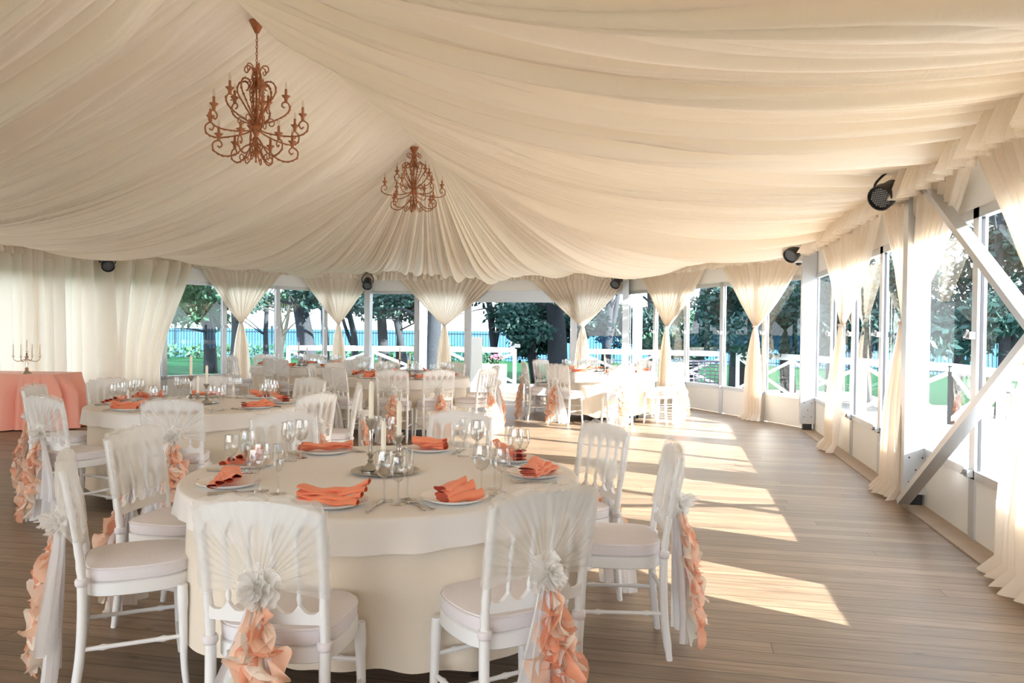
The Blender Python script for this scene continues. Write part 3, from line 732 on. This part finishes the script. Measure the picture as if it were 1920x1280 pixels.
def make_napkin(v):
    rn = random.Random(50 + v); m = MB(); n = [4, 3, 4][v]
    for k in range(n):
        yo = (k - n / 2) * [.020, .026, .018][v]; zo = .018 + k * [.010, .016, .008][v]; fan = (k - (n - 1) / 2) * [.16, .22, .10][v]; L = [.125, .085, .135][v]; hw = [.034, .034, .036][v]; hh = [.008, .017, .007][v]; ph = rn.uniform(0, 6); lift = [.030, .010, .014][v] * (k + 1) / n
        def fn(a, b, yo=yo, zo=zo, fan=fan, L=L, hw=hw, hh=hh, ph=ph, lift=lift):
            x = lerp(-L, L, b); t = (x + L) / (2 * L); w = hw * (1.15 - .55 * t) * (1 if .0 < b < 1 else .9); h = hh * (.7 + .6 * t)
            ang = a * 2 * math.pi; c_, s_ = math.cos(ang), math.sin(ang)
            y = yo + c_ * w + (x * fan); z = zo + s_ * h * (1 + .25 * math.sin(3 * ang + ph)) + lift * (2 * t - 1) ** 2 * (1 if t > .5 else .45) + .004 * math.sin(x * 50 + ph)
            return (x * math.cos(fan * .5) - y * 0, y, z)
        m.grid(fn, 14, 14, closed=True)
    return m.build('napkin', M['napkin'], smooth=True)
def make_fork():
    o = MB(); o.grid(lambda a, b: (lerp(-1, 1, a) * (.0035 + .004 * (1 - b) ** 2), lerp(-.10, .02, b), .004 + .004 * math.sin(b * 3)), 3, 10)
    o.grid(lambda a, b: (lerp(-1, 1, a) * lerp(.0035, .012, sm(b * 1.6)), lerp(.02, .055, b), .006 - .003 * math.sin(b * 3)), 3, 5)
    for k in range(4): o.tube([((k - 1.5) * .0063, .053, .005), ((k - 1.5) * .0063, .08, .003), ((k - 1.5) * .006, .10, .008)], .0014, 5)
    o.grid(lambda a, b: (lerp(-1, 1, a) * (.0035 + .004 * (1 - b) ** 2), lerp(-.10, .02, b), .002 + .004 * math.sin(b * 3)), 3, 10)
    return o.build('fork', M['steel'], smooth=True)
def make_knife():
    o = MB(); o.tube([(0, -.11, .006), (0, -.06, .006), (0, 0, .006)], [.007, .006, .004], 8)
    o.add([(-.002, 0, .004), (-.010, .10, .003), (0, .125, .003), (.007, .10, .003), (.006, 0, .004), (-.002, 0, .007), (-.010, .10, .005), (0, .125, .004), (.007, .10, .005), (.006, 0, .007)], [(0, 4, 3, 2, 1), (5, 6, 7, 8, 9), (0, 1, 6, 5), (1, 2, 7, 6), (2, 3, 8, 7), (3, 4, 9, 8)])
    return o.build('table_knife', M['steel'], smooth='angle')
def make_candlestick(h):
    o = lathe_obj('candlestick', [(.001, 0), (.043, 0), (.044, .006), (.036, .014), (.022, .022), (.012, .034), (.016, .044), (.009, .052), (.012, .064), (.018, .072), (.009, .082), (.008, h * .55), (.011, h * .60), (.008, h * .64), (.013, h * .76), (.009, h * .80), (.020, h * .92), (.026, h * .97), (.026, h), (.013, h + .002), (.001, h - .01)], M['pewter'], 20); return o
def make_candle(h):
    o = lathe_obj('candle', [(.001, 0), (.0115, 0), (.0115, h - .02), (.008, h - .006), (.002, h), (.001, h)], M['candle'], 14)
    b = MB(); b.tube([(0, 0, h - .002), (.001, 0, h + .008), (.003, 0, h + .012)], .0012, 5); b.build('wick', M['black'], o); return o
PR = {'wine': make_glass('wine'), 'goblet': make_glass('goblet'), 'flute': make_glass('flute'), 'plate': make_plate(), 'nap': [make_napkin(i) for i in range(3)], 'fork': make_fork(), 'knife': make_knife()}
first = {}
def inst(key, o, loc, rz_, label, catg, group):
    q = o if key not in first else dup(o); first[key] = 1
    q.location = loc; q.rotation_euler = (0, 0, rz_); return tag(q, label, catg, group)

# ------------------------------------------------------------------ tables
TT = .745
def tablecloths(c, name, seed):
    t = empty('round_table', (c[0], c[1], 0)); tag(t, 'round folding table hidden under the cloths of the ' + name, 'table', 'round banquet tables')
    b = MB(); b.lathe([(.001, .70), (.83, .70), (.835, .71), (.83, .728), (.001, .728)], n=48); b.build('table_top', M['darkleg'], t)
    for k in range(4):
        a = R(45 + 90 * k + seed * 13); b = MB(); b.tube([(.50 * math.cos(a), .50 * math.sin(a), .70), (.60 * math.cos(a), .60 * math.sin(a), 0)], .016, 8); b.build('leg', M['darkleg'], t, smooth=True)
    rn = random.Random(seed); ph = rn.uniform(0, 6); n1 = rn.choice((13, 14, 15))
    zb = .11 if seed > 1 else .17
    def sk(a, b):
        th = a * 2 * math.pi; r_ = .842; z = lerp(.735, zb, max(0, b - .05) / .95)
        if b < .05: r_ = lerp(.80, .842, b / .05); z = .7365
        f = max(0, b - .05); w_ = f * (.046 * math.sin(n1 * th + ph + .5 * math.sin(3 * th)) + .016 * math.sin((n1 * 2 - 3) * th + ph * 2) + .014 * math.sin(5 * th + ph)) - .022 * f
        zz = z + (.018 * math.sin(n1 * th + ph) + .03 * math.sin(4 * th + ph)) * (f ** 3)
        return (c[0] + (r_ + w_) * math.cos(th), c[1] + (r_ + w_) * math.sin(th), zz)
    m = MB(); m.grid(sk, 240, 22, closed=True)
    tag(m.build('table_skirt_cloth', M['skirt'], smooth=True), 'long cream under-cloth hanging in folds around the ' + name, 'tablecloth', 'cream under-cloths')
    def ov(a, b):
        th = a * 2 * math.pi
        if b < .7: r_ = .862 * b / .7; z = TT
        elif b < .76: q = (b - .7) / .06; r_ = .862 + .014 * math.sin(q * math.pi / 2); z = TT - .014 * (1 - math.cos(q * math.pi / 2))
        else:
            q = (b - .76) / .24; f = q; r_ = .876 + f * (.010 + .009 * math.sin(17 * th + ph) + .007 * math.sin(29 * th + ph * 2) + .008 * math.sin(6 * th)); z = TT - .014 - q * (.105 + .012 * math.sin(4 * th + ph))
        return (c[0] + r_ * math.cos(th), c[1] + r_ * math.sin(th), z)
    m = MB(); m.grid(ov, 200, 40, closed=True)
    tag(m.build('tablecloth', M['linen'], smooth='angle'), 'white overlay cloth with short hanging edge on the ' + name, 'tablecloth', 'white overlay cloths')
def setting(c, ang, seatname, tname, v, detail=True, small=False, rp=.67):
    a = R(ang); u = Vector((math.cos(a), math.sin(a))); rt = Vector((-u.y, u.x))        # rt: the sitter's right-hand side, seen along the rim
    z = TT + .001; gr = lambda k: '%s at the %s' % (k, tname)
    pc = Vector(c) + u * rp
    where = 'at %s, %s' % (seatname, tname)
    inst('plate', PR['plate'], (pc.x, pc.y, z), 0, 'white plate ' + where, 'plate', gr('plates'))
    kd = ['fanned', 'rolled', 'long flat'][v]
    inst('nap%d' % v, PR['nap'][v], (pc.x, pc.y, z + .004), a + R(90) + random.uniform(-.35, .35), kd + ' coral napkin ' + where, 'napkin', gr('coral napkins'))
    g0 = R(ang + 16)
    for k, (kind, da, r_) in enumerate((('goblet', 0, .60), ('wine', 4.5, .655), ('flute', 8.5, .59))):
        aa = g0 + R(da); p = Vector(c) + Vector((math.cos(aa), math.sin(aa))) * (r_ + random.uniform(-.01, .01) - (0.67 - rp))
        lab = {'goblet': 'large wine glass', 'wine': 'medium wine glass', 'flute': 'slim champagne flute'}[kind]
        inst(kind, PR[kind], (p.x, p.y, z), random.uniform(0, 6), '%s %s' % (lab, where), 'glass', gr('glasses'))
    if detail:
        rot = a + R(90)
        q = pc + rt * .165; inst('knife', PR['knife'], (q.x, q.y, z), rot, 'steel knife ' + where, 'knife', gr('knives'))
        q = pc - rt * .17; inst('fork', PR['fork'], (q.x, q.y, z), rot, 'outer steel fork ' + where, 'fork', gr('forks'))
        q = pc - rt * .145 ; q2 = inst('fork', PR['fork'], (q.x, q.y, z + .001), rot + .10, 'inner steel fork ' + where, 'fork', gr('forks'))
def candles(c, tname, rot=0, full=True):
    z = TT + .001; b = lathe_obj('round_tray', [(.001, .004), (.11, .004), (.12, .006), (.152, .014), (.155, .013), (.12, .001), (.001, 0)], M['steel'], 40); b.location = (c[0], c[1], z)
    tag(b, 'round polished metal tray under the candlesticks on the ' + tname, 'tray', 'candle trays')
    for k, (h, hc, dx, dy, nm) in enumerate(((.235, .175, -.075, .045, 'tallest'), (.165, .160, .06, .0, 'middle-height'), (.090, .150, .0, -.06, 'shortest'))):
        x = c[0] + dx * math.cos(rot) - dy * math.sin(rot); y = c[1] + dx * math.sin(rot) + dy * math.cos(rot)
        o = make_candlestick(h); o.location = (x, y, z + .0055); tag(o, nm + ' of the three pewter candlesticks on the ' + tname, 'candlestick', 'candlesticks on the ' + tname)
        o = make_candle(hc); o.location = (x, y, z + .0055 + h - .002); tag(o, 'ivory candle in the %s candlestick on the %s' % (nm, tname), 'candle', 'candles on the ' + tname)
TABLES = [
 (('nearest table'), (-1.27, 3.43), [
   (217, 'front left chair', 1.27), (-86, 'front chair', 1.30), (-47, 'front right chair', 1.30), (9, 'rightmost chair', 1.30), (44, 'back right chair', 1.28), (90, 'back chair right of candles', 1.30), (137, 'back chair left of candles', 1.32), (180, 'left chair', 1.29)], 1),
 (('second table at left'), (-3.93, 6.10), [
   (197, 'leftmost chair', 1.33), (-107, 'front left chair', 1.33), (-64, 'front right chair', 1.33), (-17, 'near right chair', 1.33), (25, 'rightmost chair', 1.33), (72, 'back right chair', 1.33), (117, 'back chair by the candles', 1.33), (160, 'back left chair', 1.33)], 2),
 (('far left table'), (-6.25, 12.8), [
   (186, 'leftmost chair', 1.3), (-83, 'front chair', 1.3), (-28, 'front right chair', 1.3), (20, 'rightmost chair', 1.3), (60, 'back right chair', 1.3), (107, 'back middle chair', 1.3), (150, 'back left chair', 1.3)], 3),
 (('table before the doorway'), (-3.6, 10.5), [
   (-115, 'front left chair', 1.3), (-78, 'left of the two front chairs', 1.3), (-52, 'right of the two front chairs', 1.3), (-16, 'rightmost chair', 1.3), (30, 'back right chair', 1.3), (75, 'back middle chair', 1.3), (122, 'back left chair', 1.3), (162, 'far left chair', 1.3), (195, 'left side chair', 1.3)], 4),
 (('sunlit far right table'), (-1.10, 12.9), [
   (205, 'leftmost chair', 1.3), (-116, 'front left chair', 1.3), (-73, 'front right chair', 1.3), (-27, 'right chair in full sun', 1.3), (17, 'rightmost chair', 1.3), (62, 'back right chair', 1.3), (105, 'back middle chair', 1.3), (150, 'back left chair', 1.3)], 5)]
for name, c, seats, sd in TABLES:
    tablecloths(c, name, sd)
    for k, (ang, sn, dist) in enumerate(seats):
        look = 'white chair, sheer cover, peach sash: ' + sn + ', ' + name
        kk = (k * 2 + sd) % 3
        place_chair(c[0], c[1], ang, dist, look, 'chairs around the ' + name, kk, twist={1: 0}.get(sd, random.uniform(-5, 5)))
        setting(c, ang if sd > 1 else {217: 221, -42: -38, 9: 8}.get(ang, ang), sn, name, (k + (2 if sd == 1 else sd)) % 3, detail=sd <= 2 or k % 2 == 0, rp=.67 if sd > 1 else .68)
    candles(c, name, rot=.2 * sd)

# ------------------------------------------------------------------ pink table and candelabra
t = empty('serving_table', (-8.75, 9.35, 0), R(9)); tag(t, 'long table hidden under the coral pink cloth at the left edge', 'table')
b = MB(); b.box((0, 0, .725), (1.3, .66, .03)); b.build('table_top', M['darkleg'], t)
for sx_ in (-1, 1):
    for sy_ in (-1, 1):
        b = MB(); b.bar((sx_ * .58, sy_ * .27, 0), (sx_ * .58, sy_ * .27, .71), .04); b.build('leg', M['darkleg'], t)
m = MB()
def rect(a, hx, hy, rr=.07):
    P_ = 4 * (hx + hy); s_ = a * P_
    pts = [(-hx, -hy), (hx, -hy), (hx, hy), (-hx, hy)]; ln = [2 * hx, 2 * hy, 2 * hx, 2 * hy]
    for i in range(4):
        if s_ <= ln[i] or i == 3:
            q = min(1, s_ / ln[i]); p0 = Vector(pts[i]); p1 = Vector(pts[(i + 1) % 4]); d = (p1 - p0).normalized(); return p0.lerp(p1, q), Vector((d.y, -d.x))
        s_ -= ln[i]
fp = foldtable(5, .09, .26, 77)
def fn(a, b):
    p, n = rect(a, .66, .34); f = b; o = .012 + f * .05 - fp(a * 4.0) * 1.2 * min(1, f * 3); return (p.x + n.x * o, p.y + n.y * o, lerp(.745, .015, b))
m.grid(fn, 300, 14); m.grid(lambda a, b: (lerp(-.672, .672, a), lerp(-.352, .352, b), .7455), 8, 8)
o = m.build('tablecloth', M['pinkcloth'], smooth='angle', loc=(-8.75, 9.35, 0), rotz=R(9)); tag(o, 'coral pink pleated cloth on the table at the left edge', 'tablecloth')
cd = empty('candelabra', (-8.47, 9.17, .747), R(20)); tag(cd, 'silver five-armed candelabra standing on the coral pink table', 'candelabra')
lathe_obj('base', [(.001, 0), (.065, 0), (.06, .012), (.035, .03), (.018, .05), (.024, .07), (.015, .09), (.024, .13), (.014, .17), (.012, .2), (.026, .215), (.02, .235), (.008, .25), (.016, .27), (.016, .275), (.001, .275)], M['silver'], 18, cd)
for k in range(5):
    if k == 4: tip = (0, 0, .28)
    else:
        a = R(90 * k); b = MB(); q = [(0, 0, .20), (.06 * math.cos(a), .06 * math.sin(a), .175), (.12 * math.cos(a), .12 * math.sin(a), .165), (.16 * math.cos(a), .16 * math.sin(a), .19), (.165 * math.cos(a), .165 * math.sin(a), .215)]
        b.tube(cat(q, 6), .0055, 7); b.build('arm', M['silver'], cd, smooth=True); tip = q[-1]
    lathe_obj('candle_cup', [(.001, 0), (.006, 0), (.010, .012), (.022, .016), (.022, .019), (.012, .02), (.012, .03), (.001, .03)], M['silver'], 12, cd, tip)
    o = lathe_obj('candle', [(.001, 0), (.008, 0), (.006, .14), (.001, .15)], M['candle'], 10); a_ = Matrix.Rotation(R(20), 3, 'Z') @ Vector(tip)
    o.location = (-8.47 + a_.x, 9.17 + a_.y, .747 + tip[2] + .029)
    tag(o, ['slim ivory candle on the right rear arm of the candelabra', 'slim ivory candle on the far arm of the candelabra', 'slim ivory candle on the left arm of the candelabra', 'slim ivory candle on the near arm of the candelabra', 'slim ivory candle at the raised centre of the candelabra'][k], 'candle', 'candelabra candles')

# ------------------------------------------------------------------ outside
def W(px, D):                                    # a place D metres ahead of the camera under image column px
    x = (px - 960) / 1493 * D; c_, s_ = math.cos(YAW), math.sin(YAW)
    return Vector((x * c_ - D * s_, x * s_ + D * c_))
g = MB(); g.add([(-90, -40, -.16), (17.2, -40, -.16), (17.2, 12, -.16), (14.2, 30.2, -.16), (4, 40.4, -.16), (-20, 38.4, -.16), (-42, 33.4, -.16), (-90, 33, -.16)], [tuple(range(8))]); tag(g.build('ground', M['lawn']), kind='structure')
g = MB(); g.box((5.6, 5.0, -.10), (7.0, 26, .08)); g.box((-1.5, 19.75, -.10), (12.4, 3.4, .08)); tag(g.build('terrace_deck', M['deck']), kind='structure')
g = MB(); g.add([(-30, 14, -.15), (-30, 16.4, -.15), (-7.2, 22.5, -.15), (-7.2, 20.6, -.15)], [(0, 3, 2, 1)]); tag(g.build('garden_path', M['path']), kind='structure')
g = MB(); g.add([(-900, -400, -1.2), (900, -400, -1.2), (900, 1600, -1.2), (-900, 1600, -1.2)], [(0, 1, 2, 3)]); tag(g.build('sea', M['sea']), kind='structure')
# white terrace railing
def railing(pts, label, z0=-.06, h=.88):
    o = empty('terrace_railing', (*pts[0], 0)); tag(o, label, 'railing', 'white terrace railings'); o0 = Vector(pts[0])
    for i in range(len(pts)):
        p = Vector(pts[i]) - o0; b = MB(); b.bar((p.x, p.y, z0), (p.x, p.y, h + .02), .09); b.build('post', M['rail'], o)
        if i + 1 < len(pts):
            q = Vector(pts[i + 1]) - o0
            b = MB(); b.bar((p.x, p.y, h - .04), (q.x, q.y, h - .04), .08, .07); b.bar((p.x, p.y, h), (q.x, q.y, h), .03, .12); b.build('hand_rail', M['rail'], o)
            b = MB(); b.bar((p.x, p.y, .02), (q.x, q.y, h - .08), .03, .07); b.bar((p.x, p.y, h - .08), (q.x, q.y, .02), .03, .07); b.build('cross_bars', M['rail'], o)
railing([(4.5, y) for y in (-1, 1.2, 3.4, 5.6, 7.8, 10.0, 12.2, 14.2)], 'white crossed railing of the terrace outside the right wall')
railing([(4.5, 14.2), (3.6, 16.2), (2.6, 18.4), (1.6, 20.4)], 'white crossed railing outside the back right wall')
railing([(-2.3, 20.8), (-.4, 20.8), (1.3, 20.5)], 'white crossed railing outside the back wall right of the doorway')
railing([(-9.9, 19.4), (-7.9, 20.2), (-5.9, 20.6), (-4.1, 20.8)], 'white crossed railing outside the back wall left of the doorway')
# dark park fence by the water
def fence(pts, label):
    o = empty('park_fence', (0, 0, 0)); tag(o, label, 'fence', 'dark iron fence along the water')
    r_ = MB(); k = MB()
    for a, b_ in zip(pts, pts[1:]):
        a = Vector(a); b_ = Vector(b_); L = (b_ - a).length; n = int(L / .145)
        r_.bar((*a, 1.18), (*b_, 1.18), .09, .07); r_.bar((*a, -.02), (*b_, -.02), .05, .05)
        for i in range(n): p = a.lerp(b_, i / n); k.bar((p.x, p.y, -.16), (p.x, p.y, 1.34), .034)
        for i in range(0, n, 17): p = a.lerp(b_, i / n); k.bar((p.x, p.y, -.16), (p.x, p.y, 1.5), .11)
    r_.build('rails', M['fence'], o); tag(k.build('pickets', M['fence'], o), kind='stuff')
fence([(-42, 33), (-20, 38), (4, 40)], 'dark blue-green iron fence with thin pickets beyond the lawn')
fence([(4, 40), (14, 30), (17, 12), (17, -6)], 'dark iron fence turning towards the right beyond the terrace')
# trees
def leaves(m, rn, c, rad, n, size):
    for _ in range(n):
        while True:
            v = Vector((rn.uniform(-1, 1), rn.uniform(-1, 1), rn.uniform(-1, 1)))
            if v.length < 1: break
        v = v * (.55 + .45 * rn.random()); p = Vector(c) + Vector((v.x * rad[0], v.y * rad[1], v.z * rad[2]))
        a = Vector((rn.uniform(-1, 1), rn.uniform(-1, 1), rn.uniform(-1, 1))).normalized(); b_ = a.orthogonal().normalized(); s_ = size * rn.uniform(.6, 1.4)
        m.add([p - a * s_, p + b_ * s_ * .5, p + a * s_, p - b_ * s_ * .5], [(0, 1, 2, 3)])
def tree(px, D, r0, lean, H_, crown, label, seed, fork=0, mt='bark', lf='leaf', n=1500, low=2.0, size=.13, spread=2.2):
    rn = random.Random(seed); p = W(px, D); o = empty('tree', (p.x, p.y, -.16)); tag(o, label, 'tree', 'trees between the tent and the water')
    side = Vector((math.cos(YAW), math.sin(YAW), 0)); m = MB()
    pts = cat([Vector((0, 0, 0)), side * lean * .22 + Vector((0, 0, H_ * .25)), side * lean * .55 + Vector((rn.uniform(-.2, .2), 0, H_ * .55)), side * lean + Vector((0, 0, H_))], 5)
    m.tube(pts, [lerp(r0 * 1.15, r0 * .55, i / (len(pts) - 1)) for i in range(len(pts))], 9)
    if fork:
        q = cat([pts[3], pts[3] + side * fork * .5 + Vector((0, 0, H_ * .25)), pts[3] + side * fork + Vector((0, 0, H_ * .7))], 5); m.tube(q, [lerp(r0 * .7, r0 * .35, i / (len(q) - 1)) for i in range(len(q))], 8)
    tips = []
    for k in range(7):
        s_ = pts[int(len(pts) * rn.uniform(.35, .95))]; e_ = s_ + Vector((rn.uniform(-1, 1) * spread, rn.uniform(-1, 1) * spread, rn.uniform(.1, 1.3)))
        q = cat([s_, s_.lerp(e_, .5) + Vector((0, 0, rn.uniform(-.1, .4))), e_], 4); m.tube(q, [lerp(r0 * .28, .012, i / (len(q) - 1)) for i in range(len(q))], 6); tips.append(e_)
    m.build('trunk', M[mt], o, smooth=True)
    f = MB()
    for k in range(crown):
        c_ = rn.choice(tips) + Vector((rn.uniform(-.9, .9), rn.uniform(-.9, .9), rn.uniform(-.5, .8)))
        if k % 5 < 3: c_ = pts[len(pts) // 2] + Vector((rn.uniform(-1, 1) * spread * .8, rn.uniform(-1, 1) * spread * .8, 0)); c_.z = low + rn.uniform(-.1, 1.1)
        c_.z = max(c_.z, low - .1); leaves(f, rn, c_, (rn.uniform(.5, 1), rn.uniform(.5, 1), rn.uniform(.35, .7)), int(n / crown), size)
    f.build('foliage', M[lf], o)
    return o
T_ = [(395, 27, .30, -.3, 5.5, 8, 'tree with dark leafy crown outside the window left of the first tied curtain', 0, 'bark', 'leaf2', 2200, 2.0),
      (440, 24, .26, .3, 5.5, 8, 'slender tree between the first tied curtain and its left window', 0, 'bark', 'leaf2', 1800, 2.2),
      (500, 30, .15, -.2, 5, 4, 'thin trunk seen right of the first tied curtain', 0, 'bark', 'leaf', 400, 2.6),
      (524, 26, .16, .15, 5, 6, 'pale-barked tree in the second back left window', .5, 'birch', 'leaf2', 900, 2.6),
      (583, 23, .36, -.9, 6, 8, 'broad dark tree leaning left beside the second tied curtain', 0, 'bark', 'leaf', 2200, 2.5),
      (612, 26, .18, -.2, 5, 3, 'dark trunk just left of the second tied curtain', 0, 'bark', 'leaf', 300, 2.8),
      (668, 26, .16, -.3, 5, 4, 'forked tree right of the second tied curtain', -.9, 'bark', 'leaf', 300, 2.8),
      (722, 25, .24, -.4, 6, 7, 'thick dark tree at the left of the window before the middle table', 0, 'bark', 'leaf', 1500, 2.5),
      (748, 28, .17, .1, 6, 5, 'straight dark trunk second in the middle window', 0, 'bark', 'leaf', 900, 2.6),
      (765, 24, .15, -1.3, 6, 5, 'dark tree leaning left across the middle window', 0, 'bark', 'leaf', 900, 2.6),
      (808, 21, .30, .35, 6, 4, 'very thick dark trunk behind the curtain left of the doorway', 0, 'bark', 'leaf', 400, 3.0),
      (932, 25, .17, -.7, 6, 5, 'slim dark twin-stemmed tree seen through the doorway', .45, 'bark', 'leaf', 500, 2.7),
      (1008, 24, .23, -1.35, 6, 6, 'dark tree leaning left in the middle of the doorway', 0, 'bark', 'leaf', 900, 2.5),
      (1046, 23, .42, -.1, 6, 12, 'massive leafy tree at the right side of the doorway', 0, 'bark', 'leaf', 4200, 1.5),
      (1135, 25, .22, .3, 6, 10, 'leafy tree right of the curtain beside the doorway', .6, 'bark', 'leaf', 3200, 1.5),
      (1222, 26, .2, .2, 6, 9, 'leafy tree outside the first window of the back right wall', 0, 'bark', 'leaf2', 2500, 1.5),
      (1300, 24, .25, .4, 6, 12, 'dense tree with low branches in the back right windows', 0, 'bark', 'leaf', 4200, 1.3),
      (1385, 20, .32, .1, 6, 9, 'large dark trunk behind the last back right curtain', 0, 'bark', 'leaf', 2500, 1.8),
      (1480, 19, .24, -.5, 6, 11, 'leafy tree left of the far right tent post', 0, 'bark', 'leaf', 3600, 1.3)]
for i, (px, D, r0, ln, H_, cr_, lab, fk, bk, lf, n_, low) in enumerate(T_): tree(px, D, r0 * .68, ln, H_, cr_, lab, 200 + i, fk, bk, lf, int(n_ * 2.2), low - .25, size=.095 if D > 21 else .085)
T2_ = [(1560, 20, .25, .2, 'tree outside the right wall beyond the furthest side curtain'), (1625, 17, .2, -.3, 'tree between the two far side curtains outside'), (1790, 15, .16, .5, 'forked tree outside the large right window behind the brace'), (1880, 14, .18, .2, 'tree outside at the right edge behind the large curtain')]
for i, (px, D, r0, ln, lab) in enumerate(T2_): tree(px, D, r0 * .6, ln, 5.5, 16, lab, 300 + i, .6, 'bark', 'leaf', 8500, 1.55, size=.085, spread=1.9)
# hedge along the fence (left)
h = MB(); rn = random.Random(5)
for i in range(40): p = Vector((-40, 32.6)).lerp(Vector((-8, 39)), i / 40); leaves(h, rn, (p.x, p.y - 1, .2), (.8, .5, .5), 60, .14)
tag(h.build('hedge', M['leaf2']), 'low green hedge at the foot of the iron fence behind the lawn', 'hedge')
# flowering shrub at the far right
s_ = empty('flowering_shrub', (5.6, 6.4, -.16)); tag(s_, 'leafy shrub with lilac flowers beyond the railing at the right edge', 'shrub')
f = MB(); leaves(f, random.Random(9), (0, 0, 1.25), (1.0, 1.0, 1.0), 3000, .05); f.build('foliage', M['leaf2'], s_)
f = MB(); leaves(f, random.Random(10), (0, 0, 1.3), (1.02, 1.02, 1.0), 420, .045); f.build('flowers', M['lilac'], s_)
f = MB(); f.tube([(0, 0, 0), (.05, 0, .7), (0, .1, 1.3)], .04, 6); f.build('stem', M['bark'], s_)
# things seen through the doorway
p = W(888, 18.6); b = MB(); b.box((0, 0, .62), (.42, .05, 1.35)); tag(b.build('folding_screen', M['rail'], loc=(p.x, p.y, -.06), rotz=.3), 'tall plain white board standing just outside the doorway on the left', 'board')
p = W(926, 20.2); pl = empty('flower_planter', (p.x, p.y, -.06)); tag(pl, 'white planter of green leaves and pink flowers outside the doorway', 'planter')
b = MB(); b.box((0, 0, .30), (.62, .3, .60)); b.build('box', M['rail'], pl)
b = MB(); leaves(b, random.Random(3), (0, 0, .72), (.34, .2, .14), 500, .04); b.build('leaves', M['leaf2'], pl)
b = MB(); leaves(b, random.Random(4), (.1, -.05, .78), (.22, .15, .10), 120, .03); b.build('flowers', M['flower'], pl)
p = W(966, 23.4); b = MB(); b.box((0, 0, 0), (.30, .02, .26)); tag(b.build('notice_board', M['rail'], loc=(p.x, p.y, 1.02), rotz=YAW), 'small blank white notice fixed to a tree outside the doorway', 'sign')
p = W(793, 20.0); b = MB(); b.bar((0, 0, -.1), (0, 0, 3.2), .16); tag(b.build('white_upright', M['rail'], loc=(p.x, p.y, 0)), 'plain white upright for a sunlit birch trunk outside left of the doorway curtain', 'post')  # sunlit birch trunk drawn as a plain post, sunlight put into its white
p = W(1195, 19.0); b = MB(); b.bar((0, 0, -.1), (0, 0, 2.4), .22); tag(b.build('white_upright', M['rail'], loc=(p.x, p.y, 0)), 'broad white upright standing in for a reflection outside the back right corner', 'post')  # solid white column made up in place of a reflection
# wicker lounge chair on the terrace
p = W(1318, 16.3); wc = empty('wicker_armchair', (p.x, p.y, -.06), R(20)); tag(wc, 'dark wicker armchair on the terrace behind the back right window', 'chair')
b = MB()
for i in range(12):
    a = R(-10 + i * 200 / 11); b.tube([(.36 * math.cos(a), .33 * math.sin(a), .40), (.40 * math.cos(a), .38 * math.sin(a), .86)], .012, 5)
for z in (.42, .50, .58, .66, .74, .80, .86): b.tube([((.36 + (z - .4) * .09) * math.cos(R(-10 + i * 10)), (.33 + (z - .4) * .1) * math.sin(R(-10 + i * 10)), z) for i in range(21)], .013 if z < .85 else .025, 6)
b.build('back', M['wicker'], wc)
b = MB(); b.lathe([(.001, .36), (.36, .36), (.38, .40), (.001, .43)], n=20); b.build('seat', M['wicker'], wc)
for k in range(4):
    a = R(45 + 90 * k); b = MB(); b.tube([(.28 * math.cos(a), .28 * math.sin(a), .37), (.31 * math.cos(a), .31 * math.sin(a), 0)], .022, 6); b.build('leg', M['wicker'], wc)
